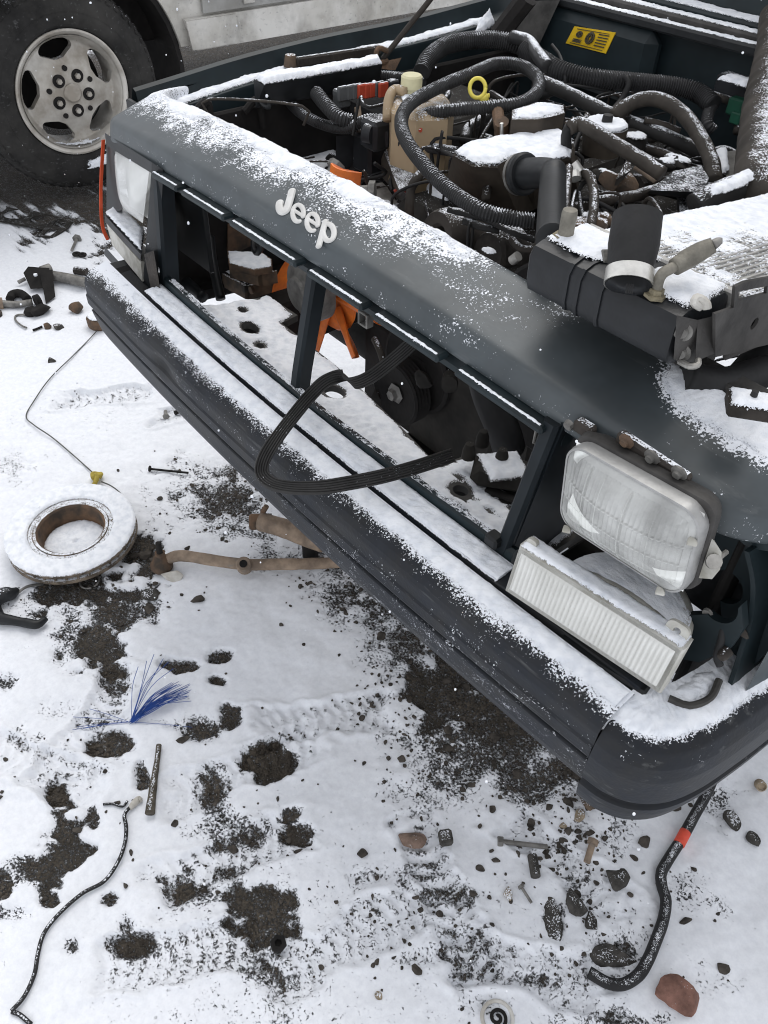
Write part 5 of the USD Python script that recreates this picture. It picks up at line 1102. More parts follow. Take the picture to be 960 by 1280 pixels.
# ------------------------------------------------------------------ loose turn-signal lamp resting on the bumper
sg0, sg1 = at(632, 738, y=.056), at(823, 866, y=.084)
sgx = unit(sg1 - sg0); sgL = np.linalg.norm(sg1 - sg0)
tl, tr = at(643, 686, y=.064), at(852, 808, y=.092)
sgz = unit((tl - sg0) + (tr - sg1)); sgz = unit(sgz - np.dot(sgz, sgx) * sgx); sgy = np.cross(sgz, sgx)
sgH = (np.linalg.norm(tl - sg0) + np.linalg.norm(tr - sg1)) / 2
tsl = thing('turn_signal_lamp', 'loose clear ribbed turn signal lamp resting on the bumper under the headlight', 'lamp', None, (sg0 + sg1) / 2)
n = 36; lens_n = 330
xs_ = np.linspace(0, sgL, lens_n); zs_ = np.linspace(0, sgH, 26); a, b = np.meshgrid(xs_, zs_, indexing='ij')
pitch = sgL / n
rib = -.0024 * np.abs(np.sin(a / pitch * math.pi)) ** .7 * ((b > sgH * .10) & (b < sgH * .90)) * ((a > sgL * .02) & (a < sgL * .975))
rib += -.0005 * np.sin(b / sgH * math.pi * 34) * ((b > sgH * .14) & (b < sgH * .86)) * ((a > sgL * .2) & (a < sgL * .8))
LVt = sg0 + a[..., None] * sgx + b[..., None] * sgz + rib[..., None] * sgy
def rim(o, d):
    return [sg0 + sgx * x + sgz * z + sgy * d for x, z in ((-o, -o), (sgL + o, -o), (sgL + o, sgH + o), (-o, sgH + o))]
lens = part(tsl, 'lens', grid_mesh(LVt), 'signal_lens', True)
part(tsl, 'housing', cat(loft([rim(.0, 0), rim(.002, .004), rim(.002, .022), rim(-.004, .030)])), 'lamp_housing', 40)
part(tsl, 'inner_back', hull(rim(-.006, .008) + rim(-.006, .012)), 'lamp_housing')
dc = sg0 + sgx * sgL * .60 + sgz * sgH * .60 + sgy * .03
dm = []
for u in np.linspace(0, 1, 10):
    R_ = math.sqrt(max(0, 1 - (u * .96) ** 2))
    dm.append([dc + sgx * math.cos(t) * .075 * R_ ** .8 + sgz * math.sin(t) * sgH * .42 * R_ ** .6 + sgy * .085 * u for t in np.linspace(0, 2 * math.pi, 28)[:-1]])
part(tsl, 'reflector_dome', loft(dm[::-1]), 'lamp_housing', 50)
tb_ = at(845, 797, y=.105); part(tsl, 'mounting_tab', prism(SP(rrect(.012, .010, .008, 5)).difference(SPt(0, 0).buffer(.004, 8)), sg0 + sgx * (sgL - .014) + sgz * (sgH + .008) + sgy * .016, sgx, sgz, .004), 'lamp_housing')
part(tsl, 'mounting_tab', prism(SP(rrect(.006, .008, .004, 5)), sg0 + sgx * .008 + sgz * (sgH + .004) + sgy * .014, sgx, sgz, .006), 'lamp_housing')
top4 = [sg0 + sgx * x + sgz * (sgH + .002) + sgy * y for x, y in ((0, .001), (sgL, .001), (sgL, .026), (0, .026))]
part(tsl, 'snow', quad_snow(*top4, .006, .0025, 1.2, .2), 'snow', True, kind='stuff')
dg = []
for u in np.linspace(.02, .95, 34):
    R_ = math.sqrt(max(0, 1 - (u * .96) ** 2))
    dg.append([dc + sgx * math.cos(t) * .075 * R_ ** .8 + sgz * math.sin(t) * sgH * .42 * R_ ** .6 + sgy * .085 * u for t in np.linspace(math.radians(25), math.radians(172), 44)])
dg = np.array(dg); un = np.linspace(0, 1, 34)[:, None]; tn = np.linspace(0, 1, 44)[None]
part(tsl, 'snow', snow_sheet(dg, .95 - 1.3 * sstep(.5, 1, un) * 1 - .8 * sstep(.62, 1.0, 1 - tn) - .4 * sstep(.8, 1, tn), .004), 'snow', True, kind='stuff')

# ------------------------------------------------------------------ ribbed drive belt draped over sill and bumper
def ribbon(pts, w, th=.0042, ribs=6, face=1, flat=None):
    """pts: points; the ribbon's width lies across the run, towards the given width vectors."""
    C_ = spline(pts[:, :3], .005); Wv = spline(pts[:, 3:6] + 1e-9, .005)
    uC = np.linspace(0, 1, len(C_)); uW = np.linspace(0, 1, len(Wv)); Wv = np.stack([np.interp(uC, uW, Wv[:, k]) for k in range(3)], 1)
    T_ = np.gradient(C_, axis=0); T_ /= np.linalg.norm(T_, axis=1, keepdims=True)
    Wv -= (Wv * T_).sum(1, keepdims=True) * T_; Wv /= np.linalg.norm(Wv, axis=1, keepdims=True)
    Nv = np.cross(T_, Wv)
    prof = []
    for k in range(ribs):
        a0 = -.5 + k / ribs
        prof += [(a0 + .06 / ribs, th * .15), (a0 + .28 / ribs, th * .5), (a0 + .72 / ribs, th * .5), (a0 + .94 / ribs, th * .15)]
    prof += [(.5, -th * .5), (-.5, -th * .5)]
    return loft([[c + wv * w * p + nv * q * face for p, q in prof] for c, wv, nv in zip(C_, Wv, Nv)])
def bpts(rows):
    out = []
    for px_, py_2, y_, (dx_, dy_) in rows:
        c = at(px_, py_2, y=y_); e = at(px_ + dx_, py_2 + dy_, y=y_ + .0)
        # width vector at equal distance from the eye
        d0 = np.linalg.norm(c - CP); e2 = CP + unit(e - CP) * d0
        out.append(np.r_[c, unit(e2 - c)])
    return np.array(out)
blt = thing('drive_belt', 'black ribbed rubber drive belt draped over the sill and front bumper', 'belt', None, at(380, 560, y=.02))
def bz(rows):
    out = []
    for px_, py_2, z_, (dx_, dy_) in rows:
        c = at(px_, py_2, z=z_); d0 = np.linalg.norm(c - CP); e2 = CP + unit(ray(px_ + dx_, py_2 + dy_)) * d0
        out.append(np.r_[c, unit(e2 - c)])
    return np.array(out)
b1 = bz([(532, 410, .80, (-8, -9)), (512, 432, .775, (-8, -9)), (484, 456, .745, (-9, -9)), (462, 472, .725, (-8, -9)), (442, 479, .712, (-5, -9)), (428, 470, .712, (-8, -8)), (408, 476, .708, (-9, -7)), (390, 492, .695, (-9, -6)), (368, 518, .685, (-10, -6)), (346, 547, .680, (-10, -5)), (331, 571, .665, (-10, -2)), (327, 590, .650, (-9, 5)), (338, 603, .648, (-4, 9)), (362, 609, .656, (0, 10)), (400, 609, .668, (1, 10)), (440, 603, .675, (2, 10)), (480, 595, .680, (2, 10)), (520, 584, .682, (3, 10)), (566, 569, .685, (3, 10))])
part(blt, 'belt_band', ribbon(b1, .0185, face=-1), 'belt_rubber', 50)

# ------------------------------------------------------------------ things lying about on the snow
def gp(px_, py_2, dz=0.0):
    p = at(px_, py_2, z=.008); p[2] = ground_z(p[0], p[1]) + dz; return p
def gpath(rows, dz):
    return np.array([gp(a, b, dz) if len(r) == 0 else gp(a, b, r[0]) for a, b, *r in rows])
def loose(name, mesh, mat_, label, cat_, group=None, pname=None, smooth=30):
    v, f, _ = meshkit.arrays(mesh); c = v.mean(0); c[2] = v[:, 2].min()
    t = thing(name, label, cat_, group, c); part(t, pname or 'body', mesh, mat_, smooth); return t
def whole(name, mesh, mat_, label, cat_, group=None, smooth=30):
    """A thing that is one mesh."""
    q = part(None, name, mesh, mat_, smooth); tag(stage.GetPrimAtPath(q[0]), label, cat_, group); return q

rc_ = at(90, 662, z=.055); rc_[2] = 0
rt_ = thing('brake_rotor', 'rusty brake rotor lying on the snow with snow on its rim', 'brake rotor', None, rc_)
tilt = unit([.02, -.04, 1.0]); o = rc_ + [0, 0, .012]
R1 = .139; q = np.array([(.072, 0), (R1, 0), (R1, .010)]); 
part(rt_, 'lower_disc', lathe([(.080, .030), (.080, .022), (R1 - .002, .022), (R1, .024), (R1, .030), (R1 - .002, .032), (.08, .032), (.080, .030)], o, tilt, 72), 'rotor_iron')
part(rt_, 'upper_disc', lathe([(.074, .040), (R1 - .002, .040), (R1, .042), (R1, .049), (R1 - .002, .051), (.092, .051), (.090, .049), (.082, .049), (.080, .051), (.074, .050), (.072, .040), (.074, .040)], o, tilt, 72), 'rotor_iron')
vx = unit(np.cross(tilt, [0, 1, .1])); vy = np.cross(tilt, vx)
part(rt_, 'vanes', cat([boxd(o + tilt * .036 + (vx * math.cos(t) + vy * math.sin(t)) * .085, o + tilt * .036 + (vx * math.cos(t) + vy * math.sin(t)) * (R1 - .003), .004, .009, 0, tilt) for t in np.linspace(0, 2 * math.pi, 37)[:-1]]), 'rotor_iron')
part(rt_, 'hat', lathe([(.074, .050), (.070, .046), (.068, .004), (.030, 0), (.030, -.004), (.072, -.004), (.0745, 0), (.0755, .044), (.074, .050)], o, tilt, 60), 'rusty_metal')
def ring_snow(c, r0, r1, off, th, full, seed=0):
    t = np.linspace(0, 2 * math.pi, 260); r = np.linspace(r0, r1, 22); a, b = np.meshgrid(t, r, indexing='ij')
    V_ = c + tilt * off + (a * 0)[..., None] + np.cos(a)[..., None] * b[..., None] * vx + np.sin(a)[..., None] * b[..., None] * vy
    e = np.minimum(b - r0, r1 - b) / ((r1 - r0) * .12); return snow_sheet(V_, np.clip(e, 0, 1) * 1.1 - .25 + full, th)
part(rt_, 'snow', ring_snow(o, .090, R1 + .001, .0505, .007, .2), 'snow', True, kind='stuff')
part(rt_, 'snow', ring_snow(o, .0, .069, .002, .010, .3), 'snow', True, kind='stuff')

dl = thing('tie_rod', 'tan rusty steering tie rod on the snow sticking out from under the bumper', 'tie rod', None, gp(300, 716))
part(dl, 'rod', tube(np.array([gp(208, 710, .026), gp(222, 706, .026), gp(238, 707, .026), gp(262, 712, .026), gp(290, 717, .026), gp(314, 718, .026), gp(350, 717, .026), gp(390, 715, .026), gp(440, 712, .026), gp(520, 706, .026)]), .0125, 14, .006, .15), 'tan_rust', True)
part(dl, 'boss', cyl(gp(310, 718, .018) + [-.002, -.004, 0], gp(310, 718, .018) + [.008, -.012, .026], .017, n=18, bev=.003), 'tan_rust')
part(dl, 'boss_hole', cyl(gp(310, 718, .018) + [.004, -.009, .014], gp(310, 718, .018) + [.0085, -.0125, .0275], .0085, n=14), 'dark_grime')
sck = gp(203, 712, .0)
bj = part(dl, 'ball_joint', lathe([(0, 0), (.020, 0), (.024, .006), (.024, .016), (.019, .022), (.017, .030), (.010, .038), (0, .038)], sck, (-.12, .1, 1), 20), 'rusty_metal')
part(bj, 'stud', lathe([(0, .03), (.0075, .03), (.0065, .055), (.006, .058), (.006, .072), (0, .072)], sck, (-.12, .1, 1), 12), 'dark_grime')
part(bj, 'nut', lathe([(0, .038), (.012, .038), (.012, .046), (0, .046)], sck, (-.12, .1, 1), 6), 'rusty_metal')

ca = thing('control_arm', 'tan steel control arm end with rubber bushing under the bumper', 'control arm', None, gp(360, 670))
k0_ = at(326, 652, z=.075); k1_ = at(384, 672, z=.075)
part(ca, 'arm', tube([k0_ + [.0, 0, 0], (k0_ + k1_) / 2 + [0, 0, .004], k1_, k1_ + (k1_ - k0_) * .35], .021, 14, .008, .1), 'tan_rust', True)
part(ca, 'bushing', lathe([(0, .004), (.008, .004), (.009, 0), (.015, -.004), (.018, 0), (.018, .045), (0, .045)], k0_ + [-.014, -.016, -.002], (.55, .75, .0), 20), 'rusty_metal')
part(ca, 'support', cyl(k1_ + [-.005, .01, -.02], k1_ + [-.005, .01, -.075], .018, n=14), 'dark_grime')
nb_ = at(328, 641, z=.09); part(ca, 'bolt_tip', cyl(nb_, nb_ + [.004, .01, .018], .006, n=8), 'rusty_metal')

# rope wire with a yellow knot
w = gpath([(132, 402), (118, 420), (92, 448), (64, 478), (44, 504), (34, 524), (44, 535), (66, 550), (92, 572), (120, 598)], .006)
rw = thing('wire_rope', 'thin grey wire with a yellow knot curving across the snow to the rotor', 'wire', None, gp(60, 520))
part(rw, 'wire', tube(w, .0017, 6, .008), 'wire_grey', True)
kc = gp(123, 601, .010)
part(rw, 'knot', cat(tube(np.array([kc + [.010 * math.cos(t), .010 * math.sin(t), .004 * math.sin(2 * t)] for t in np.linspace(0, 6, 14)]), .0055, 8), tube(np.array([kc + [0, -.012, 0], kc + [.006, 0, .008], kc + [.018, -.012, 0], kc + [.022, -.02, -.004]]), .0058, 8)), 'rope_yellow', True)
part(rw, 'tail', tube(gpath([(128, 606), (140, 612), (152, 622), (160, 634)], .006), .0016, 6), 'wire_grey', True)

cn = gp(125, 408)
tn_ = thing('round_tin', 'round brown rubber mount with a pale top standing below the bumper end', 'mount', None, cn)
part(tn_, 'body', lathe([(0, 0), (.030, 0), (.034, .006), (.035, .030), (.031, .034), (0, .034)], cn, (0, 0, 1), 24), 'rusty_metal')
part(tn_, 'core', lathe([(0, .034), (.014, .034), (.013, .046), (.008, .048), (0, .048)], cn + [.006, .006, 0], (0, 0, 1), 18), 'tan_plastic')
part(tn_, 'snow', poly_snow([cn + [.031 * math.cos(t), .031 * math.sin(t), .0345] for t in aa], .006, .0025, .006, 1.0), 'snow', True, kind='stuff')

# bent black hose with an orange-red band, bottom right
hp = gpath([(886, 974, .05), (878, 1000, .035), (864, 1026, .02), (848, 1055, .014), (832, 1080, .012), (824, 1096, .012), (825, 1112, .012), (830, 1130, .012), (826, 1155, .012), (817, 1180, .012), (806, 1206, .012), (794, 1224, .012), (776, 1234, .012), (758, 1230, .012), (736, 1216, .012)], .012)
hz_ = thing('bent_hose', 'bent black rubber hose with an orange-red band lying on the snow', 'hose', None, gp(826, 1120))
part(hz_, 'tube', tube(hp, .0090, 18, .004, .08), 'hose_frosty', True)
tp = gpath([(853, 1046, .015), (845, 1061, .014)], .014); part(hz_, 'tape_band', tube(tp, .0096, 18, .004), 'red_tape', True)

# black cable on the left
cbp = gpath([(18, 1268), (34, 1250), (46, 1222), (51, 1195), (58, 1170), (76, 1146), (104, 1120), (132, 1104), (150, 1080), (158, 1056), (159, 1036), (157, 1022), (166, 1010), (174, 1003)], .007)
cb = thing('cable', 'black cable winding across the snow with a pale plug at its tip', 'cable', None, gp(100, 1130))
part(cb, 'cord', tube(cbp, .0032, 10, .004), 'cable_rubber', True)
part(cb, 'plug', tube(gpath([(163, 1014), (170, 1006), (175, 1002), (176, 1005)], .006), np.array([.004, .006, .0065, .004]), 12, .002), 'dirty_white', True)
part(cb, 'branch', tube(gpath([(18, 1268), (28, 1272), (42, 1284)], .004), .0032, 10, .004), 'cable_rubber', True)
part(cb, 'branch', tube(gpath([(130, 1008), (142, 1007), (154, 1010), (160, 1003)], .004), .0022, 8, .004), 'cable_rubber', True)

st_ = gpath([(200, 936, .008), (198, 955, .008), (194, 985, .009), (189, 1022, .010)], .008)
whole('stick', tube(st_, np.array([.004, .0055, .0072, .0078]), 10, .004, .5), 'wood_bark', 'weathered brown stick lying on the snow below the blue bristles', 'stick', smooth=True)

# blue bristles
base = gp(166, 906, .004); ends = []
for k in range(44):
    a = rng.uniform(0, 1); ends.append((203 + 38 * rng.uniform(.1, 1) ** .8, 850 + 33 * rng.uniform(.3, 1), rng.uniform(.004, .02)))
for q in ((199, 842), (210, 846), (190, 850), (205, 858), (216, 850), (222, 858), (180, 858)): ends.append((*q, .05))
side = [(92, 898), (96, 908), (112, 886), (90, 911), (104, 911), (240, 908)]
bu_ = thing('wire_bundle', 'spray of stiff blue plastic bristles fanning out on the snow', 'bristles', None, base)
st1 = []
for ex1, ey1, hh in ends:
    e = gp(ex1, ey1, hh); b_0 = base + rng.normal(0, .0025, 3) * [1, 1, .3]; mid_ = (b_0 + e) / 2 + [0, 0, .012] + rng.normal(0, .003, 3)
    st1.append(tube(np.array([b_0, mid_, e]), .00055, 4, .012))
part(bu_, 'bristles', cat(st1), 'blue_plastic', True, kind='stuff')
part(bu_, 'stray_bristles', cat([tube(np.array([gp(163, 907, .003), (gp(163, 907) + gp(*q)) / 2 + [0, 0, .006], gp(*q, .004)]), .0005, 4, .012) for q in side]), 'blue_plastic', True, kind='stuff')

# stones and fixings one by one
def stone(px_, py_2, wpx, hpx, mat_, label, cat_='stone', group=None, name='stone', flat=.6, seed=None):
    c = gp(px_, py_2); s = mpp(c); wx, wy = wpx * s, hpx * s * 1.02
    v = rock((0, 0, 0), (wx, wy, min(wx, wy) * flat), seed or int(px_ * 3 + py_2), 2, .3, 0)
    # the stone's long side follows the picture's horizontal
    ca_, sa_ = CR[0][0], CR[0][1]; nrm = math.hypot(ca_, sa_); ca_, sa_ = ca_ / nrm, sa_ / nrm
    vv3 = np.array(v.vertices) @ np.array([[ca_, sa_, 0], [-sa_, ca_, 0], [0, 0, 1]]) + c + [0, 0, min(wx, wy) * flat * .32]
    return whole(name, trimesh.Trimesh(vv3, v.faces, process=False), mat_, label, cat_, group, 25)
stone(846, 1248, 50, 36, 'brick_stone', 'reddish brown angular stone below the hook of the bent hose')
stone(514, 1051, 27, 21, 'brown_stone', 'brown lumpy stone left of the black square nut')
stone(692, 1155, 22, 52, 'dark_stone', 'long snow-dusted dark stone below the black tube', seed=31)
stone(716, 1133, 28, 26, 'dark_stone', 'squarish snow-dusted dark stone right of the long dark stone')
stone(738, 1154, 15, 22, 'dark_stone', 'small dark stone standing on edge right of the squarish dark stone')
stone(770, 1100, 26, 26, 'dark_stone', 'ragged dark stone beside the bend of the hose')
stone(770, 1196, 48, 26, 'dark_stone', 'wide flat dark lump inside the hook of the hose')
stone(724, 1021, 15, 13, 'tan_stone', 'small tan pebble below the bumper corner')
stone(703, 1035, 8, 7, 'tan_stone', 'tiny tan pebble left of the tan pebble below the bumper corner')
stone(635, 1119, 12, 14, 'tan_stone', 'small tan pebble beside the little nail')
stone(912, 1030, 16, 20, 'dark_stone', 'grey stone half sunk in snow right of the hose')
stone(937, 1052, 16, 16, 'dark_stone', 'dusty stone near the right edge of the picture')
stone(842, 1012, 13, 11, 'dark_bare_stone', 'dark round pebble under the bumper end cap')
stone(474, 1246, 9, 8, 'tan_stone', 'lone little pebble on clean snow near the bottom edge')
stone(190, 745, 20, 14, 'dark_stone', 'snowy lump of grit below the tie rod end')
stone(214, 722, 24, 16, 'dirty_white', 'dirty white lump of ice beside the tie rod end', 'ice lump', name='ice_lump')
stone(181, 692, 13, 12, 'dark_bare_stone', 'black clod between the rotor and the tie rod end', 'clod', name='clod')
stone(66, 350 + 36, 0.1, 0.1, 'dark_stone', 'tiny dark crumb left of the bumper end') if False else None
stone(733, 1001, 22, 26, 'rusty_snowy', 'rusty steel lump showing under the bumper corner', 'lump', name='rusty_lump')
nt = gp(556, 1053)
whole('square_nut', box(nt + [0, 0, .010], (.023, .023, .022), .004, frame((.5, .8, .1), (0.1, .1, 1))), 'dark_stone', 'black square nut dusted with snow right of the brown stone', 'nut')
hxn = gp(348, 1182)
whole('hex_nut', lathe([(0, 0), (.011, 0), (.013, .003), (.013, .010), (.011, .013), (.006, .013), (.006, .006), (0, .006)], hxn, (.1, 0, 1), 6), 'dark_grime', 'black hexagon nut below the large bare patch', 'nut')
def bolt(name, a, b, r, mat_, label, cat_='bolt', headr=None, headl=None, dz=.006, group=None):
    A_1, B_1 = gp(*a, dz), gp(*b, dz); d = unit(B_1 - A_1)
    t = thing(name, label, cat_, group, A_1)
    part(t, 'shank', cyl(A_1, B_1, r, n=12), mat_)
    if headr: part(t, 'head', lathe([(0, -(headl or r * 1.6)), (headr * .9, -(headl or r * 1.6)), (headr, -(headl or r * 1.6) * .8), (headr, 0), (0, 0)], A_1, d, 6), mat_)
    return t
bt_ = bolt('long_bolt', (628, 1054), (684, 1059), .0042, 'dull_steel', 'long grey steel bolt lying flat right of the black square nut', headr=.0088, headl=.009)
bolt('short_tube', (664, 1073), (668, 1100), .0082, 'dark_stone', 'short black steel pin under the long bolt', 'pin', dz=.008)
bolt('nail', (651, 1113), (663, 1132), .0024, 'dull_steel', 'little nail with round dark head below the black pin', 'nail', headr=.006, headl=.004)
bolt('thin_rod', (189, 590), (236, 594), .0028, 'dark_grime', 'thin rusty rod with a flat head above the muddy patch', 'rod', headr=.008, headl=.004)
bolt('small_bolt', (208, 523), (207, 515), .005, 'dull_steel', 'small upright bolt left of the bumper edge', headr=.009, headl=.006)
bolt('small_stud', (219, 520), (226, 517), .006, 'dark_grime', 'small black stud beside the small upright bolt', 'stud')
bolt('brass_fitting', (738, 1060), (732, 1081), .0055, 'tan_rust', 'little tan rusty fitting on the snow below the bumper corner', 'fitting', headr=.010, headl=.008)
bolt('flat_head_screw', (97, 303), (91, 318), .0050, 'dull_steel', 'screw with a round head standing in snow left of the headlight', 'screw', headr=.016, headl=.008, dz=.012)
cp_ = gp(946, 982); cp_t = whole('bottle_cap', lathe([(0, 0), (.008, 0), (.0095, .004), (.0095, .014), (.007, .016), (.006, .012), (0, .012)], cp_ + [0, 0, .006], (.5, -.5, .5), 18), 'tan_stone', 'small grey-tan metal cap on the snow by the right edge', 'cap')
for i, (a, b) in enumerate((((96, 323), (104, 324)), )):
    t = thing('chain_link', 'pair of small dark steel rings touching on the snow', 'rings', None, gp(101, 324))
    for q in ((97, 323), (104, 323)):
        c = gp(*q, .008); part(t, 'ring', sweep(np.array([c + [.010 * math.cos(u), .010 * math.sin(u), 0] for u in np.linspace(0, 6.28, 20)]), .005, 8), 'dark_grime', True)
# pale ring at the bottom edge
c = gp(621, 1274, .001)
pr2 = thing('plastic_ring', 'pale plastic ring round a dark coil at the bottom edge', 'ring', None, c)
part(pr2, 'outer_ring', sweep(np.array([c + [.022 * math.cos(u), .022 * math.sin(u), 0] for u in np.linspace(0, 6.2832, 40)]), .0030, 8), 'dirty_white', True)
part(pr2, 'coil', sweep(np.array([c + [(.013 - .0012 * u) * math.cos(u), (.013 - .0012 * u) * math.sin(u), 0.001] for u in np.linspace(0, 9, 50)]), .0026, 8), 'dark_grime', True)
# black clips at the left edge
w_ = gpath([(-6, 768, .012), (2, 780, .012), (16, 784, .014), (34, 786, .014), (50, 788, .014), (60, 780, .012)], .012)
whole('plastic_clip', tube(w_, np.array([.018, .014, .012, .010, .010, .007]), 10, .006, .3), 'black_plastic', 'glossy black hooked plastic clip at the left edge below the rotor', 'clip', smooth=True)
w_ = gpath([(-4, 760, .014), (8, 752, .016), (18, 748, .014), (24, 742, .01)], .014)
t = thing('strap_clip', 'black buckle with a thin pin just above the hooked plastic clip', 'clip', None, gp(8, 752))
part(t, 'buckle', tube(w_, np.array([.012, .016, .013, .006]), 8, .006, .2), 'black_plastic_snowy', True)
part(t, 'pin', tube(gpath([(22, 746), (36, 738), (52, 730)], .006), .003, 8), 'dull_steel', True)
whole('wire_hoop', sweep(np.array([gp(112, 726, .006) + [.020 * math.cos(u), .020 * math.sin(u), .002 * math.sin(u)] for u in np.linspace(0, 6.0, 30)]), .0022, 8), 'dull_steel', 'small wire hoop lying in front of the brake rotor', 'hoop', smooth=True)

# scrap parts near the end of the bumper
t = thing('ball_joint_bracket', 'dark steel bracket with a grey pipe lying left of the bumper end', 'bracket', None, gp(60, 360))
part(t, 'plate', cat(hull([gp(33, 354, .03), gp(40, 350, .04), gp(66, 352, .04), (gp(68, 368, .02)), gp(40, 367, .012), gp(36, 358, .01)]), hull([gp(54, 356, .04), gp(70, 354, .04), gp(70, 374, .006), gp(58, 382, .004), gp(56, 366, .01)])), 'dark_grime')
part(t, 'pipe', tube(gpath([(66, 354, .02), (84, 357, .02), (112, 362, .02)], .02), np.array([.016, .017, .016]), 14), 'dull_steel', True)
part(t, 'pin', tube(gpath([(24, 358, .012), (34, 356, .016)], .01), .006, 8), 'dull_steel', True)
part(t, 'plate_hole', cyl(gp(49, 360, .037), gp(49, 360, .0425), .006, n=10), 'snow')
bolt('pipe_stub', (54, 347), (65, 343), .016, 'dull_steel', 'short grey pipe stub behind the dark bracket', 'pipe', dz=.014)
bolt('pipe_stub', (95, 344), (110, 346), .013, 'grimy_metal', 'short brown pipe stub above the grey pipe of the bracket', 'pipe', dz=.012)
whole('curved_bracket', tube(gpath([(14, 380, .01), (18, 375, .014), (28, 374, .014), (37, 380, .012)], .012), .013, 10), 'dark_grime', 'dark curved steel bracket below the bracket with the pipe', 'bracket', smooth=True)
t = thing('shock_rod', 'grey steel rod with a ball joint lying at the left edge', 'rod', None, gp(20, 388))
part(t, 'rod', tube(gpath([(-10, 390, .014), (2, 388, .014), (22, 386, .014), (42, 384, .014)], .014), np.array([.014, .011, .010, .010]), 12), 'dull_steel', True)
part(t, 'collar', cyl(gp(0, 388, .014), gp(6, 387, .014), .018, n=14), 'tan_rust')
part(t, 'ball_joint', cat(cyl(gp(46, 384, .016), gp(52, 382, .016), .02, n=12), rock(gp(54, 393, .014), (.04, .05, .03), 4, 2)), 'dark_grime')
whole('dark_bush', lathe([(0, 0), (.022, 0), (.024, .006), (.018, .016), (0, .018)], gp(40, 392), (0, 0, 1), 16), 'dark_grime', 'dark rubber bush lying below the grey rod', 'bush')
stone(0, 396, 10, 12, 'dark_bare_stone', 'black lump cut by the left edge of the picture', 'lump', name='lump')
stone(98, 389, 16, 14, 'rusty_metal', 'rusty brown hexagonal lump left of the bumper end', 'lump', name='rusty_lump', flat=.9)
whole('thin_wire', tube(gpath([(40, 395), (22, 396), (20, 402), (28, 409), (34, 412)], .005), .003, 6), 'dull_steel', 'thin bent grey wire below the dark rubber bush', 'wire', smooth=True)
whole('thin_wire', tube(gpath([(42, 416), (48, 414), (54, 412)], .005), .0035, 6), 'dark_grime', 'short dark wire end right of the thin bent grey wire', 'wire', smooth=True)
stone(61, 412, 9, 8, 'rusty_metal', 'little round rusty nut below the grey rod', 'nut', name='nut', flat=.9)
stone(75, 412, 11, 11, 'dark_stone', 'snow-capped dark lump right of the round rusty nut', 'lump', name='lump')
stone(65, 453, 9, 8, 'dark_stone', 'small dark crumb on clean snow left of the wire', 'crumb', name='crumb')
stone(24, 301 - 1, 6, 4, 'dark_stone', 'tiny dark crumb near the gasket', 'crumb', name='crumb')
# gasket with big round bores
gk = thing('head_gasket', 'flat black engine gasket with large round holes on the snow', 'gasket', None, gp(30, 278))
def ground_quad(q): return np.array([gp(*k)[:2] for k in q])
out_ = SP([tuple(gp(*q)[:2]) for q in ((-30, 250), (20, 264), (44, 267), (64, 272), (78, 277), (92, 281), (86, 288), (66, 301), (46, 298), (56, 290), (34, 286), (-30, 274))]).buffer(0)
for q, r1, r2 in (((22, 270.5), 16, 6), ((54, 277.5), 15, 6), ((-6, 264), 14, 6)):
    c = gp(*q); s = mpp(c); out_ = out_.difference(aff.rotate(aff.scale(SPt(c[0], c[1]).buffer(1, 16), r1 * s, r2 * s / .42), 48, origin=(c[0], c[1])))
for qs in (((70, 280), (84, 283), (78, 288), (66, 285)), ((62, 290), (74, 290), (64, 298), (54, 297))):
    out_ = out_.difference(SP([tuple(gp(*q)[:2]) for q in qs]).buffer(0))
part(gk, 'sheet', prism(out_ if out_.geom_type == 'Polygon' else max(out_.geoms, key=lambda g_: g_.area), (0, 0, gp(30, 278)[2] + .008), (1, 0, 0), (0, 1, 0), .004), 'dark_grime_snowy')

# loose grit scattered where the snow is broken
gr_m = []
r3 = np.random.default_rng(77); tmpl = [rock((0, 0, 0), (1, 1, .7), s, 1, .3) for s in range(8)]
cnt = 0
areas = [(560, 880, 150, 120, 520), (700, 1040, 80, 90, 190), (290, 620, 90, 60, 230), (150, 740, 110, 70, 170), (430, 745, 90, 60, 140), (100, 1000, 130, 140, 80), (800, 1120, 120, 120, 90), (300, 1000, 120, 180, 60), (560, 1120, 180, 120, 70), (200, 500, 90, 80, 14), (480, 1180, 300, 90, 40)]
for cx, cy, rx, ry, k in areas:
    for _ in range(k):
        u = r3.normal(0, .5, 2); q = (cx + u[0] * rx, cy + u[1] * ry)
        if not (-5 < q[0] < 965 and q[1] < 1285): continue
        c = gp(*q)
        if ground_cov(c[0], c[1]) > .98 and r3.random() < .75: continue
        s = .0016 + .0034 * r3.random() ** 2.5 + (.005 if r3.random() < .03 else 0)
        tm = tmpl[r3.integers(8)]; th = r3.uniform(0, 6.28); ct, stt = math.cos(th), math.sin(th)
        v = np.array(tm.vertices) * s * 2 * [r3.uniform(.8, 1.5), r3.uniform(.6, 1.1), .8] @ np.array([[ct, stt, 0], [-stt, ct, 0], [0, 0, 1]])
        gr_m.append(trimesh.Trimesh(v + c + [0, 0, s * .3], tm.faces, process=False))
gq = part(None, 'grit', cat(gr_m), 'dark_bare_stone', 30, kind='stuff')
tag(stage.GetPrimAtPath(gq[0]), 'dark grit and crumbs of dirt scattered over trodden snow', 'grit')

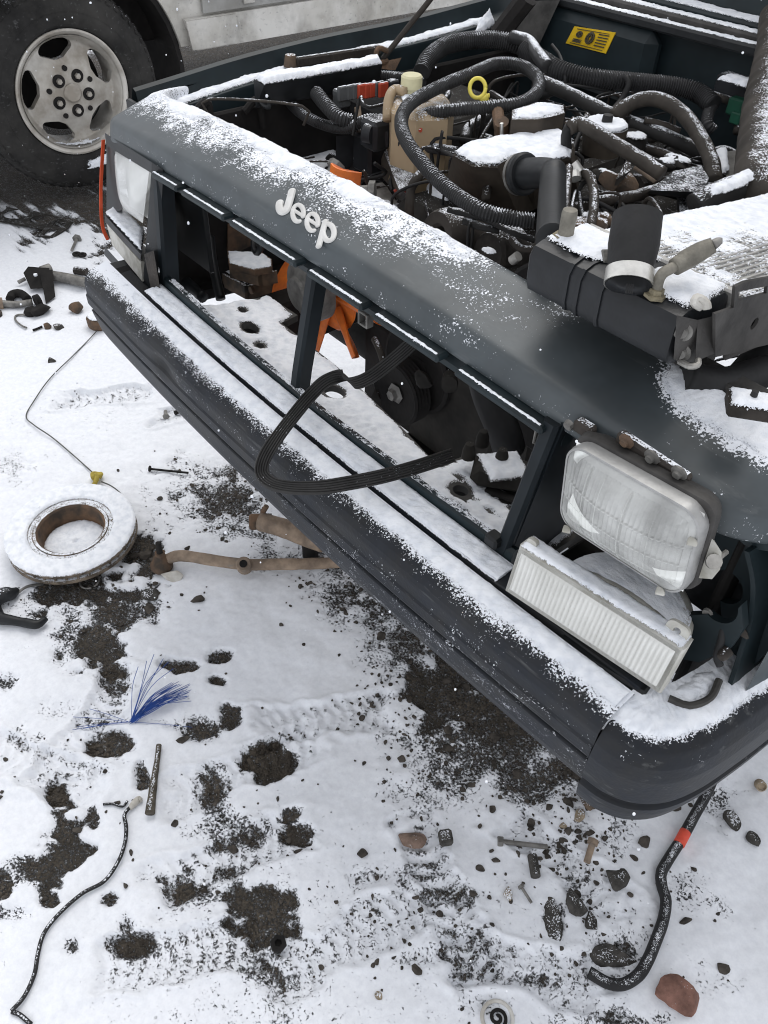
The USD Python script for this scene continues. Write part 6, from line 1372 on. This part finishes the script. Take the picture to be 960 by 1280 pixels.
# ------------------------------------------------------------------ the pale car behind
bc2 = thing('parked_car', 'pale beige car with five-spoke alloy wheel parked at the upper left', 'car', None, (-2.6, 1.6, 0))
wc = at(92, 117, x=-2.31) - np.array([.09, 0, 0])
sx_ = -2.33                                           # the body's side
from shapely.ops import unary_union
body = SP([(-.25, .50), (-.10, .46), (4.35, .46), (4.45, .55), (4.45, 1.02), (1.35, 1.02), (.25, .98), (-.20, .90)])
for yy_ in (wc[1], 3.55):
    body = body.difference(SPt(yy_, .36).buffer(.47, 24))
part(bc2, 'body', prism(body, (-3.85, 0, 0), (0, 1, 0), (0, 0, 1), 1.52), 'white_van_paint')
part(bc2, 'inner_wheelhouse', box((-3.1, 2.0, .62), (1.2, 3.8, .34), .01), 'dark_grime')
part(bc2, 'wheel_arch_liner', cat(loft([[np.array([x_, wc[1] + r_ * math.cos(t), .36 + r_ * math.sin(t)]) for x_, r_ in ((-2.34, .468), (-2.75, .468), (-2.75, .45), (-2.34, .45))] for t in np.linspace(-.2, 3.34, 24)])), 'dark_grime')
part(bc2, 'rocker_cladding', cat(prism(SP([(1.235, .50), (1.25, .445), (3.08, .445), (3.08, .552), (1.215, .552)]), (sx_ + .003, 0, 0), (0, 1, 0), (0, 0, 1), .020), ), 'white_van_paint')
part(bc2, 'front_cladding', prism(SP([(1.230, .450), (1.42, .450), (1.435, .50), (1.43, .548), (1.215, .548)]), (sx_ + .024, 0, 0), (0, 1, 0), (0, 0, 1), .006), 'white_van_paint')
dr = part(bc2, 'door', prism(SP([(1.30, .562), (2.55, .562), (2.55, 1.0), (1.30, 1.0)]), (sx_ + .003, 0, 0), (0, 1, 0), (0, 0, 1), .012), 'silver_cladding')
part(dr, 'side_moulding', box((sx_ + .018, 1.98, .67), (.014, 1.08, .10), .004), 'silver_cladding')
for y_ in (1.50, 1.66, 2.30):
    part(dr, 'drain_plate', box((sx_ + .022, y_, .586), (.008, .05, .022), .003), 'white_van_paint')
part(bc2, 'door', prism(SP([(2.57, .562), (3.10, .562), (3.10, 1.0), (2.57, 1.0)]), (sx_ + .003, 0, 0), (0, 1, 0), (0, 0, 1), .012), 'silver_cladding')
cab = SP([(1.30, 1.022), (4.40, 1.022), (4.25, 1.60), (2.00, 1.62)])
part(bc2, 'cabin', prism(cab, (-3.75, 0, 0), (0, 1, 0), (0, 0, 1), 1.36), 'white_van_paint')
for pts_ in ([(1.62, 1.08), (2.50, 1.08), (2.50, 1.52), (2.06, 1.54)], [(2.60, 1.08), (3.40, 1.08), (3.40, 1.52), (2.60, 1.52)], [(3.50, 1.08), (4.28, 1.08), (4.18, 1.52), (3.50, 1.52)]):
    part(bc2, 'window', prism(SP(pts_), (-2.392, 0, 0), (0, 1, 0), (0, 0, 1), .006), 'window_glass_dark')
def make_wheel(wc):
    R = .335; ax = np.array([1.0, 0, 0]); SCL = 1.075
    ty = part(bc2, 'tyre', lathe([(.205, -.10), (.215, -.115), (.26, -.125), (.305, -.115), (.328, -.09), (R, -.05), (R, .05), (.328, .082), (.322, .088), (.318, .088), (.300, .100), (.262, .108), (.258, .106), (.250, .108), (.222, .102), (.212, .094), (.205, .088), (.200, .06), (.200, -.10)], wc, ax, 96), 'tyre_rubber', 40)
    lug = []
    for k in range(60):
        t = k / 60 * 6.2832; e = np.array([0, math.cos(t), math.sin(t)]); lug.append(boxd(wc + e * .331 + ax * .062, wc + e * .318 + ax * .094, .017, .008, .001, e))
        lug.append(boxd(wc + e * .3365 + ax * -.05, wc + e * .3365 + ax * .05, .020, .010, .001, e))
    part(ty, 'tread', cat(lug), 'tyre_rubber', kind='stuff')
    # five-spoke disc: a plate with five rounded windows
    g_ = SPt(0, 0).buffer(.186, 48)
    for k in range(5):
        t = math.radians(90 + 72 * k + 8)
        wdw = SP([(.126 * math.cos(t - .10), .126 * math.sin(t - .10)), (.126 * math.cos(t + .10), .126 * math.sin(t + .10)), (.150 * math.cos(t + .30), .150 * math.sin(t + .33)), (.158 * math.cos(t + .2), .158 * math.sin(t + .2)), (.161 * math.cos(t), .161 * math.sin(t)), (.158 * math.cos(t - .2), .158 * math.sin(t - .2)), (.150 * math.cos(t - .33), .150 * math.sin(t - .33))]).buffer(.015, 8)
        g_ = g_.difference(wdw)
    disc = trimesh.creation.extrude_polygon(g_, .026, engine='earcut')
    disc = disc.subdivide_to_size(.012)
    v = np.array(disc.vertices); r = np.hypot(v[:, 0], v[:, 1])
    off = .052 - .030 * sstep(.055, .15, r) * (1 - sstep(.165, .19, r)) + .012 * sstep(.16, .19, r) - .0
    W_ = np.stack([wc[0] + off + v[:, 2] - .026 + .03, wc[1] + v[:, 0], wc[2] + v[:, 1]], 1)
    rm_ = part(bc2, 'rim', trimesh.Trimesh(W_, disc.faces, process=False), 'alloy_rim', 40)
    part(rm_, 'rim_lip', lathe([(.178, .055), (.184, .075), (.190, .092), (.200, .098), (.206, .096), (.206, .088), (.196, .084), (.188, .060), (.186, -.05), (.180, -.05), (.178, .055)], wc, ax, 72), 'alloy_rim', 40)
    part(rm_, 'brake_drum', lathe([(0, -.02), (.150, -.02), (.155, -.04), (.155, -.10), (0, -.10)], wc, ax, 36), 'dark_grime')
    part(rm_, 'centre_cap', lathe([(0, .092), (.026, .091), (.032, .086), (.034, .07), (0, .07)], wc, ax, 28), 'alloy_rim')
    for k in range(5):
        t = math.radians(60 + 72 * k); e = np.array([0, math.cos(t), math.sin(t)]) * .060
        part(rm_, 'lug_recess', lathe([(.010, .083), (.020, .0845), (.022, .0835), (.021, .07), (.0, .07), (.010, .083)], wc + e, ax, 20), 'dark_grime')
        part(rm_, 'lug_nut', lathe([(0, .094), (.009, .093), (.0105, .087), (.0105, .08), (0, .08)], wc + e, ax, 6), 'alloy_rim')
        t += math.radians(36); e = np.array([0, math.cos(t), math.sin(t)]) * .082
        part(rm_, 'vent_hole', lathe([(0, .0815), (.0090, .0815), (.0090, .06), (0, .06)], wc + e, ax, 16), 'dark_grime')
    t = np.linspace(-2.25, -.9, 90); rr2 = np.linspace(.150, .185, 14); a, b = np.meshgrid(t, rr2, indexing='ij')
    return rm_
print('wheel', wc); wm = make_wheel(wc)
# snow lodged in the wheel's lower edge and on the tyre's bulge
t = np.linspace(math.radians(232), math.radians(300), 70); dx2 = np.linspace(.062, .090, 12); a, b = np.meshgrid(t, dx2, indexing='ij')
Vs = np.stack([wc[0] + b, wc[1] + .182 * np.cos(a), wc[2] + .182 * np.sin(a)], -1)
sn_ = snow_sheet(Vs, .5 + .6 * np.sin((a - t[0]) / (t[-1] - t[0]) * math.pi) - .6, .022)
if sn_ is not None: part(wm, 'snow', sn_, 'snow', True, kind='stuff')
t = np.linspace(math.radians(262), math.radians(300), 60); rr2 = np.linspace(.225, .275, 22); a, b = np.meshgrid(t, rr2, indexing='ij')
Vs = np.stack([wc[0] + .104 + 0 * a, wc[1] + b * np.cos(a), wc[2] + b * np.sin(a)], -1)
sn_ = snow_sheet(Vs, -.3 + 1.2 * np.sin((a - t[0]) / (t[-1] - t[0]) * math.pi) * np.sin((b - .225) / .05 * math.pi), .010, (1, 0, .3))
if sn_ is not None: part(wm, 'snow', sn_, 'snow', True, kind='stuff')
wc2 = np.array([-2.40, 3.55, .335])
part(bc2, 'tyre', lathe([(0, -.10), (.26, -.125), (.328, -.09), (.335, -.05), (.335, .05), (.328, .082), (.262, .108), (.205, .088), (.19, .06), (0, .06)], wc2, (1, 0, 0), 48), 'tyre_rubber', 40)

# ------------------------------------------------------------------ snow falling through the air
fl_ = []; r4 = np.random.default_rng(19); ico = trimesh.creation.icosphere(subdivisions=1)
k = 0
while k < 900:
    p = np.array([r4.uniform(-2.3, .75), r4.uniform(-.5, 2.2), r4.uniform(.15, 1.35)])
    dz_ = depth(p)
    if dz_ < .55: continue
    if False: continue
    s = r4.uniform(.0007, .0015) * (1 if r4.random() < .9 else 1.7)
    fl_.append(trimesh.Trimesh(np.array(ico.vertices) * s * [1, 1, r4.uniform(.8, 1.5)] + p, ico.faces, process=False)); k += 1
fq = part(None, 'falling_snow', cat(fl_), 'snow_solid', True, kind='stuff')
tag(stage.GetPrimAtPath(fq[0]), 'small snowflakes drifting down through the cold air', 'snowflakes')
